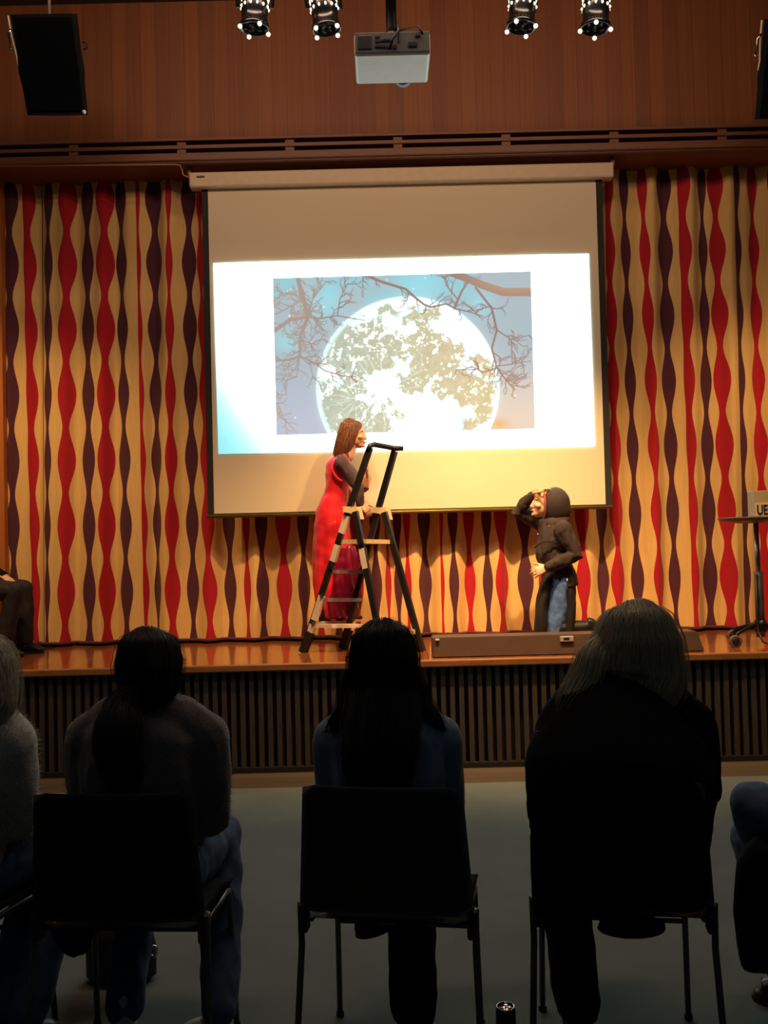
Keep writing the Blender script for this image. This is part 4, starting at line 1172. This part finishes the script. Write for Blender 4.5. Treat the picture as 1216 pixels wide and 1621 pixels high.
bm = bmesh.new(); tube(bm, *dens([K(846, 868, -.13), K(855, 860, -.165), K(870, 857, -.18), K(884, 860, -.18)], [.005] * 4, 3), n=6); link('chest_seam', bm, M_bcoat, kn, True)
# coat tails
bm = bmesh.new()
tube(bm, *dens([K(884, 908), K(886, 925), K(897, 950, -.02), K(898, 975, -.02), K(896, 1004, -.02)], [(.122, .17), (.132, .185), (.062, .165), (.055, .16), (.04, .15)], 4), n=22, up=(1, 0, 0))
remesh('back_coat_tail', bm, M_bcoat, kn, .008, 2, folds(.006, 16))
bm = bmesh.new()
tube(bm, *dens([K(870, 915, -.02), K(863, 935, -.05), K(857, 960, -.08), K(856, 985, -.10), K(856, 1008, -.10)], [(.055, .13), (.05, .12), (.046, .09), (.046, .07), (.048, .06)], 4), n=20, up=(1, 0, 0))
remesh('front_coat_panel', bm, M_bcoat, kn, .008, 2, folds(.006, 16))
bm = bmesh.new(); tube(bm, [K(898, 915, -.19), K(898, 932, -.19)], .004, 6); link('zip', bm, M_steel, kn, True)
hair_mesh('hair', [(K(853, 774), .02, .03), (K(852, 779), .04, .055), (K(851, 786), .028, .06), (K(856, 796), .018, .066)], mat('blonde_fringe', srgb(206, 160, 104), .5, var=.2), kn, 80, 8, fly=6, vox=.006, amp=.003, out=.002, ext=.006)
for q, kx in ((-.09, 925), (.10, 946)):
    a = K(kx, 994, q)
    bm = bmesh.new()
    limb(bm, [a + V((-.17, 0, -.005)), a, a + V((.04, 0, .012))], [.066, .056, .044])
    tube(bm, *dens([a + V((.02, 0, .045)), a + V((.05, 0, .03)), a + V((.085, 0, -.01)), a + V((.115, 0, -.055))], [(.035, .04), (.042, .042), (.034, .044), (.014, .036)], 3), n=16, up=(1, 0, .6))
    remesh('boot', bm, M_shblk, kn, .006, 2)
local(kn)

# ------------------------------------------------------------------ seated figures
def seated(label, X, Y, yaw, headp, shz, shw, m_top, m_leg, m_skin, fat=0.0, hipz=.535, lean=.0, legs=None, elbow=.06, topname='sweater', vox=.010, zfloor=0, root=None,
           legfat=0.0, hands=None, elz=None, m_shoe=None, m_sole=None, kneeh=None, fold=.008, headfwd=None, look=0):
    th = thing('person', label, 'person', (X, Y, zfloor), 0)
    c, s = math.cos(yaw), math.sin(yaw)
    def L(x, y, z): return V((X + c * x - s * y, Y + s * x + c * y, z + zfloor))
    side = V((c, s, 0)); fw = V((-s, c, 0))
    hp = L(*headp)
    hd = Head(hp - V((0, 0, .0)), (fw + side * look).normalized() if headfwd is None else headfwd)
    elz = elz or shz - .27
    hx, hy, hz = headp
    chest = V((hx * .6, hy * .6 - .0, 0))
    tp = [(0, .0, hipz - .04, .15, .11), (0, -.01, hipz + .06, .155, .115), (hx * .3, -.02, hipz + .17, .135, .10), (hx * .5, -.02 + lean * .5, shz - .16, .155, .11), (hx * .6, lean - .01, shz - .05, .165, .095), (hx * .7, lean, shz + .0, .11, .07)]
    sh = [L(hx * .6 + q * (shw - .045), lean, shz - .055) for q in (-1, 1)]
    elb = [L(hx * .5 + q * (shw + elbow), lean + .04, elz) for q in (-1, 1)]
    hands = hands or [(-.07, .32, hipz + .11), (.07, .34, hipz + .10)]
    wr = [L(*hands[0]), L(*hands[1])]
    legs = legs or [((-.09, 0, hipz), (-.11, .42, hipz - .01), (-.11, .44, .09), (-.12, .60, 0)), ((.09, 0, hipz), (.11, .42, hipz - .01), (.11, .44, .09), (.12, .60, 0))]
    bm = bmesh.new(); hd.add(bm)
    limb(bm, [hp + V((0, 0, -.07)) - fw * .02, L(hx * .7, lean, shz + .01)], [.052, .060])
    tube(bm, *dens([L(a, b, z) for a, b, z, w, d in tp], [(w, d) for a, b, z, w, d in tp], 3), n=20, up=side)
    for i in (0, 1):
        limb(bm, [sh[i], lerp(sh[i], elb[i], .5), elb[i], lerp(elb[i], wr[i], .4), wr[i]], [.05, .042, .036, .035, .025])
        dv = (wr[i] - elb[i]).normalized() + V((0, 0, -.25)); hand(bm, wr[i], dv, (0, 0, -1), side * (1 if i == 0 else -1), .95, (.25, .35, .3))
        a, k, n_, t = [L(*q) for q in legs[i]]
        limb(bm, [a, lerp(a, k, .5), k], [.085, .07, .052]); limb(bm, [k, lerp(k, n_, .35), n_], [.052, .052, .036])
        limb(bm, [n_, n_ + V((0, 0, -.03)), lerp(n_, t, .6)], [.036, .036, .024])
    remesh('body', bm, m_skin, th, vox * .8, 2)
    hd.eyes(th, M_eye, M_iris)
    bm = bmesh.new()
    tube(bm, *dens([L(a, b, z) for a, b, z, w, d in tp], [(w + .025 + fat, d + .03 + fat) for a, b, z, w, d in tp], 3), n=24, up=side)
    nk = L(hx * .85, lean * .6 + hy * .4, shz + .035)
    limb(bm, [nk, L(hx * .7, lean, shz - .03)], [.070, .085])
    for i in (0, 1):
        limb(bm, [lerp(nk, sh[i], .15), lerp(nk, sh[i], .6) + V((0, 0, .012)), sh[i]], [.066 + fat * .5, .068 + fat, .068 + fat])
        limb(bm, [sh[i], lerp(sh[i], elb[i], .5), elb[i], lerp(elb[i], wr[i], .4), lerp(elb[i], wr[i], .96)], [.070 + fat, .064 + fat, .058 + fat, .052 + fat, .040])
    tops = remesh(topname, bm, m_top, th, vox, 3, folds(fold, 12, X * 3))
    bm = bmesh.new()
    limb(bm, [L(-.07, .0, hipz), L(.07, 0, hipz)], [.12, .12])
    for i in (0, 1):
        a, k, n_, t = [L(*q) for q in legs[i]]
        limb(bm, [a, lerp(a, k, .5), k], [.108 + legfat, .092 + legfat, .070 + legfat]); limb(bm, [k, lerp(k, n_, .45), lerp(k, n_, .97)], [.068 + legfat, .070 + legfat, .062 + legfat])
    tr = remesh('trousers', bm, m_leg, th, vox, 3, folds(.008, 14, X))
    for i in (0, 1):
        a, k, n_, t = [L(*q) for q in legs[i]]
        shoe(n_, t, m_shoe or M_shblk, th, m_sole)
    return th, L, hd, tops, tr
M_den = mat('dark_denim', srgb(62, 86, 122), .85, var=.2, scale=30, bump=.2, bscale=300)
M_gsw = mat('charcoal_fuzzy_wool', srgb(98, 92, 96), .95, var=.12, scale=50, sheen=.4, bump=.3, bscale=200)
M_psw = mat('pale_fuzzy_wool', srgb(186, 186, 178), .95, var=.08, scale=50, sheen=.4, bump=.3, bscale=200)
M_blsw = mat('slate_blue_knit', srgb(104, 124, 158), .9, var=.1, scale=40, sheen=.3, bump=.25, bscale=300)
M_coat = mat('black_coat_wool', (.006, .007, .009), .95, var=.1, scale=30, spec=.1)
M_hdark = mat('dark_brown_hair', srgb(38, 32, 30), .6, var=.25, scale=20, stretch=(10, 10, .6))
M_hblack = mat('near_black_hair', srgb(30, 28, 30), .62, var=.25, scale=20, stretch=(10, 10, .6))
M_hblond = mat('ash_blonde_hair', srgb(186, 174, 150), .45, var=.35, scale=20, stretch=(12, 12, .6))
M_btr = mat('black_trouser_cloth', (.008, .008, .01), .9, var=.1, scale=20, spec=.1)

YA = 2.80
def AU(px, py, dy=0): return at(px, py, YA + dy)

# B: ponytail, grey fuzzy sweater
hb = AU(233, 1003)
X = -.778
th, L, hd, tp_, tr = seated('person with a dark ponytail in a charcoal fuzzy sweater', X, YA + .02, -.06, (hb.x - X + .01, -.02, hb.z - .122), AU(200, 1140).z - .0, .222, M_gsw, M_den, M_skin, fat=.010,
    elz=.70, elbow=-.03, legs=[((-.09, 0, .535), (-.10, .40, .53), (-.07, .05, .10), (-.10, .14, 0)), ((.09, 0, .535), (.17, .38, .54), (.235, .04, .10), (.11, .12, 0))], legfat=.0, hands=[(-.07, .30, .66), (.07, .32, .65)], m_shoe=mat('white_leather_shoe', (.7, .72, .7), .4, var=.05), m_sole=M_solew)
fuzz(tp_, 9000, .010, 2)
a = hd.c
hair_mesh('hair', [(a + V((0, -.005, .130)), .026, .026), (a + V((0, -.008, .124)), .052, .054), (a + V((0, -.01, .110)), .073, .077), (a + V((0, -.012, .085)), .086, .092), (a + V((0, -.012, .03)), .097, .105), (a + V((.0, -.018, -.03)), .088, .095), (a + V((-.015, -.03, -.075)), .060, .062), (a + V((-.03, -.05, -.10)), .03, .03)],
          M_hdark, th, 700, 11, fly=90, out=.003, ext=0)
pt = [AU(214, 1088, -.09), AU(196, 1115, -.11), AU(188, 1145, -.15), AU(186, 1185, -.17), AU(195, 1225, -.165), AU(205, 1262, -.15)]
hair_mesh('ponytail', [(pt[0], .022, .022), (pt[1], .045, .035), (pt[2], .058, .036), (pt[3], .056, .036), (pt[4], .046, .03), (pt[5], .022, .018)], M_hdark, th, 420, 12, fly=110, out=.006, ext=.03, wave=.01)
bm = bmesh.new(); bmesh.ops.create_cone(bm, cap_ends=True, segments=16, radius1=.026, radius2=.026, depth=.02, matrix=Matrix.Translation(pt[0])); link('hair_tie', bm, M_black, th)
local(th)

# C: long dark hair, slate blue top
hb = AU(606, 990); X = .0
th, L, hd, tp_, tr = seated('person with long dark hair down the back in a slate blue top', X, YA + .02, -.05, (hb.x - X, -.02, hb.z - .122), AU(560, 1143).z - .002, .205, M_blsw, M_btr, M_skin, fat=.0,
    elz=.72, elbow=-.028, legs=[((-.09, 0, .535), (.12, .40, .60), (-.05, .22, .33), (-.12, .14, .27)), ((.09, 0, .535), (.05, .40, .53), (.05, .02, .09), (.055, .14, 0))], legfat=.012)
fuzz(tp_, 5000, .004, 3)
a = hd.c
hair_mesh('hair', [(a + V((0, -.005, .130)), .026, .026), (a + V((0, -.008, .124)), .052, .054), (a + V((0, -.01, .110)), .073, .077), (a + V((0, -.012, .085)), .088, .092), (a + V((0, -.012, .03)), .101, .106), (a + V((0, -.015, -.03)), .100, .100), (a + V((0, -.03, -.09)), .098, .078), (AU(606, 1120, -.06), .100, .082), (AU(604, 1150, -.10), .106, .066), (AU(600, 1190, -.14), .106, .050), (AU(598, 1225, -.165), .095, .034), (AU(598, 1255, -.165), .07, .022)],
          M_hblack, th, 1100, 21, fly=160, out=.004, ext=.02, wave=.006)
for q in (-1, 1):
    base_ = [a + V((q * .085, -.01, .0)), a + V((q * .105, -.02, -.06)), a + V((q * .115, -.03, -.115)), a + V((q * .145, -.04, -.155)), a + V((q * .165, -.04, -.175))]
    hair_mesh('loose_lock', list(zip(base_, (.016, .020, .020, .018, .008), (.02, .02, .02, .016, .008))), M_hblack, th, 120, 30 + q, fly=90, out=.006, ext=.02, wave=.02, vox=.006)
local(th)

# D: blonde in a wide black coat
hb = AU(1003, 960); X = .685
th, L, hd, tp_, tr = seated('person with ash blonde hair in a wide black coat', X, YA + .02, -.05, (hb.x - X + .005, -.02, hb.z - .125), AU(1000, 1122).z, .215, M_coat, M_btr, M_skin, fat=.026,
    elz=.77, elbow=.008, legs=[((-.09, 0, .535), (-.12, .40, .53), (-.13, .02, .09), (-.13, .14, 0)), ((.09, 0, .535), (.06, .40, .55), (.02, .10, .34), (-.0, .02, .31))], topname='coat', legfat=.012, hands=[(-.12, .30, .70), (.12, .30, .70)])
a = hd.c
bm = bmesh.new()
tube(bm, *dens([a + V((0, -.02, -.10)), AU(1000, 1105, -.04), AU(985, 1150, -.10), AU(982, 1230, -.20), AU(982, 1330, -.285), AU(983, 1400, -.29), AU(984, 1436, -.26)],
    [(.07, .07), (.16, .10), (.235, .12), (.272, .11), (.250, .05), (.250, .045), (.248, .035)], 4), n=30, up=(1, 0, 0))
remesh('coat_back', bm, M_coat, th, .011, 3, folds(.008, 9, 7))
bm = bmesh.new(); tube(bm, *dens([AU(1000, 1470, -.10), AU(1000, 1462, .02)], [(.10, .03), (.10, .03)], 2), n=14, up=(1, 0, 0)); remesh('coat_hem', bm, M_coat, th, .01, 2)
hair_mesh('hair', [(a + V((0, -.005, .131)), .03, .028), (a + V((0, -.008, .125)), .058, .056), (a + V((0, -.01, .110)), .082, .08), (a + V((0, -.012, .085)), .103, .096), (a + V((0, -.012, .03)), .124, .108), (a + V((0, -.015, -.03)), .132, .100), (a + V((0, -.02, -.08)), .135, .092), (a + V((-.015, -.03, -.12)), .125, .075), (a + V((-.035, -.035, -.15)), .09, .05)],
          M_hblond, th, 1300, 41, fly=160, out=.004, ext=.015, wave=.004, amp=.004)
lk = [a + V((-.10, -.01, .02)), AU(938, 1040, -.06), AU(926, 1075, -.08), AU(910, 1105, -.10), AU(896, 1128, -.12), AU(886, 1142, -.13)]
hair_mesh('swept_lock', list(zip(lk, (.03, .040, .040, .034, .022, .008), (.03, .035, .03, .024, .016, .008))), M_hblond, th, 380, 42, fly=90, out=.005, ext=.06, wave=.004, vox=.007)
local(th)

# A: left edge, blonde, pale fuzzy sweater
X = -1.37
hb = AU(-34, 1002)
th, L, hd, tp_, tr = seated('person in a pale fuzzy sweater cut by the left edge', X, YA + .04, -.22, (hb.x - X, -.02, hb.z - .122), AU(0, 1140).z - .01, .20, M_psw, M_den, M_skin, fat=.010,
    elz=.70, elbow=-.05, legs=[((-.09, 0, .535), (.10, .40, .54), (.12, .08, .09), (.10, .20, 0)), ((.09, 0, .535), (.24, .38, .60), (.22, .06, .09), (.26, .18, 0))], hands=[(-.03, .30, .66), (.10, .30, .66)])
fuzz(tp_, 14000, .016, 5)
a = hd.c
hair_mesh('hair', [(a + V((0, -.005, .130)), .026, .026), (a + V((0, -.008, .124)), .052, .054), (a + V((0, -.01, .110)), .073, .077), (a + V((0, -.012, .085)), .092, .092), (a + V((.004, -.012, .03)), .112, .106), (a + V((.008, -.015, -.03)), .118, .100), (a + V((.008, -.03, -.09)), .12, .085), (a + V((.005, -.045, -.135)), .10, .06), (a + V((0, -.05, -.17)), .06, .035)],
          M_hblond, th, 900, 51, fly=160, out=.005, ext=.02, wave=.006)
local(th)

# E: right edge, in jeans, legs crossed
X = 1.55
th, L, hd, tp_, tr = seated('person in blue jeans with crossed legs at the right edge', X, YA + .02, 1.0, (.0, -.02, 1.20), .99, .21, M_btr, M_den, M_skin,
    legs=[((-.09, 0, .535), (-.02, .42, .65), (.10, .37, .28), (.14, .47, .24)), ((.09, 0, .535), (.06, .44, .50), (.02, .34, .09), (.0, .44, 0))], topname='jumper', hands=[(-.06, .24, .72), (.08, .26, .72)], legfat=.004)
a = hd.c
hair_mesh('hair', [(a + V((0, -.005, .130)), .026, .026), (a + V((0, -.008, .124)), .052, .054), (a + V((0, -.01, .110)), .073, .077), (a + V((0, -.012, .085)), .09, .092), (a + V((0, -.012, .03)), .10, .106), (a + V((0, -.02, -.05)), .09, .09), (a + V((0, -.04, -.10)), .06, .05)], M_hdark, th, 300, 61, fly=20)
bm = bmesh.new(); tube(bm, *dens([AU(1235, 1350, .10), AU(1212, 1385, .11), AU(1204, 1450, .12), AU(1203, 1535, .12)], [(.09, .06), (.095, .08), (.085, .06), (.055, .04)], 4), n=18, up=(1, 0, 0))
remesh('coat_tail', bm, M_btr, th, .009, 2, folds(.006, 14))
local(th)

# seated person at the left edge of the stage, only the legs and a hand inside the frame
YL = 6.98
k1 = at(36, 940, YL)
X = k1.x - .50
th, L, hd, tp_, tr = seated('person in black trousers sitting at the left end of the stage', X, YL, -PI / 2, (.0, .03, 1.22), 1.02, .2, M_btr, mat('black_jeans', srgb(34, 28, 30), .8, var=.1, scale=30), M_skin2,
    legs=[((-.10, 0, .50), (-.14, .46, .50), (-.14, .46, .09), (-.14, .60, 0)), ((.10, 0, .50), (.12, .49, .50), (.12, .40, .10), (.12, .545, 0))], topname='jacket', hands=[(-.06, .34, .60), (.09, .30, .625)], zfloor=HS, hipz=.50, vox=.008, elz=.68)
hair_mesh('hair', [(hd.c + V((0, 0, .128)), .02, .02), (hd.c + V((-.01, 0, .118)), .06, .060), (hd.c + V((-.012, 0, .085)), .085, .09), (hd.c + V((-.015, 0, .03)), .09, .092), (hd.c + V((-.03, 0, -.05)), .06, .08)], M_hdark, th, 200, 71, fly=10)
local(th)
c = copy_tree(chair0); c.location = (X, YL, HS); c.rotation_euler = (0, 0, -PI / 2); tag(c, 'black stacking chair on the stage under the person at the left end', 'chair', None)
if 'group' in c: del c['group']


# handbag on the carpet in front of the ponytailed person
M_bag = mat('grey_brown_leather', srgb(58, 52, 50), .6, var=.15, scale=20)
bx = at(192, 1520, 3.30).x
hbg = thing('handbag', 'dark grey handbag with a metal ring standing on the carpet ahead of the ponytailed person', 'handbag', (bx, 3.30, 0))
bm = bmesh.new(); tube(bm, [(0, 0, .0), (0, 0, .02), (0, 0, .12), (0, 0, .21), (0, 0, .23)], [(.10, .05), (.125, .06), (.125, .06), (.105, .045), (.09, .02)], 24, up=(1, 0, 0)); child('bag_body', bm, M_bag, hbg)
bm = bmesh.new(); tube(bm, [(-.06, 0, .22), (-.05, 0, .32), (0, 0, .36), (.05, 0, .32), (.06, 0, .22)], .007, 8); child('bag_handle', bm, M_bag, hbg, True)
bm = bmesh.new(); tube(bm, [(.125 + .014 * math.cos(t * PI / 8), -.04, .115 + .018 * math.sin(t * PI / 8)) for t in range(16)], .0045, 8, close=True); child('metal_ring', bm, M_chrome, hbg, True)
# dark jacket end hanging under the seat of the ponytailed person
jk = bmesh.new()
tube(jk, *dens([AU(120, 1446, .06), AU(118, 1470, .03), AU(122, 1495, .02), AU(128, 1513, .02)], [(.09, .05), (.075, .03), (.055, .025), (.03, .015)], 3), n=18, up=(1, 0, 0))
ctr = AU(120, 1480, .03)
jm = remesh('jacket', jk, M_coat, None, .008, 2, folds(.006, 14)); tag(jm, 'black jacket end hanging down below the seat at the left of the ponytailed person', 'jacket')
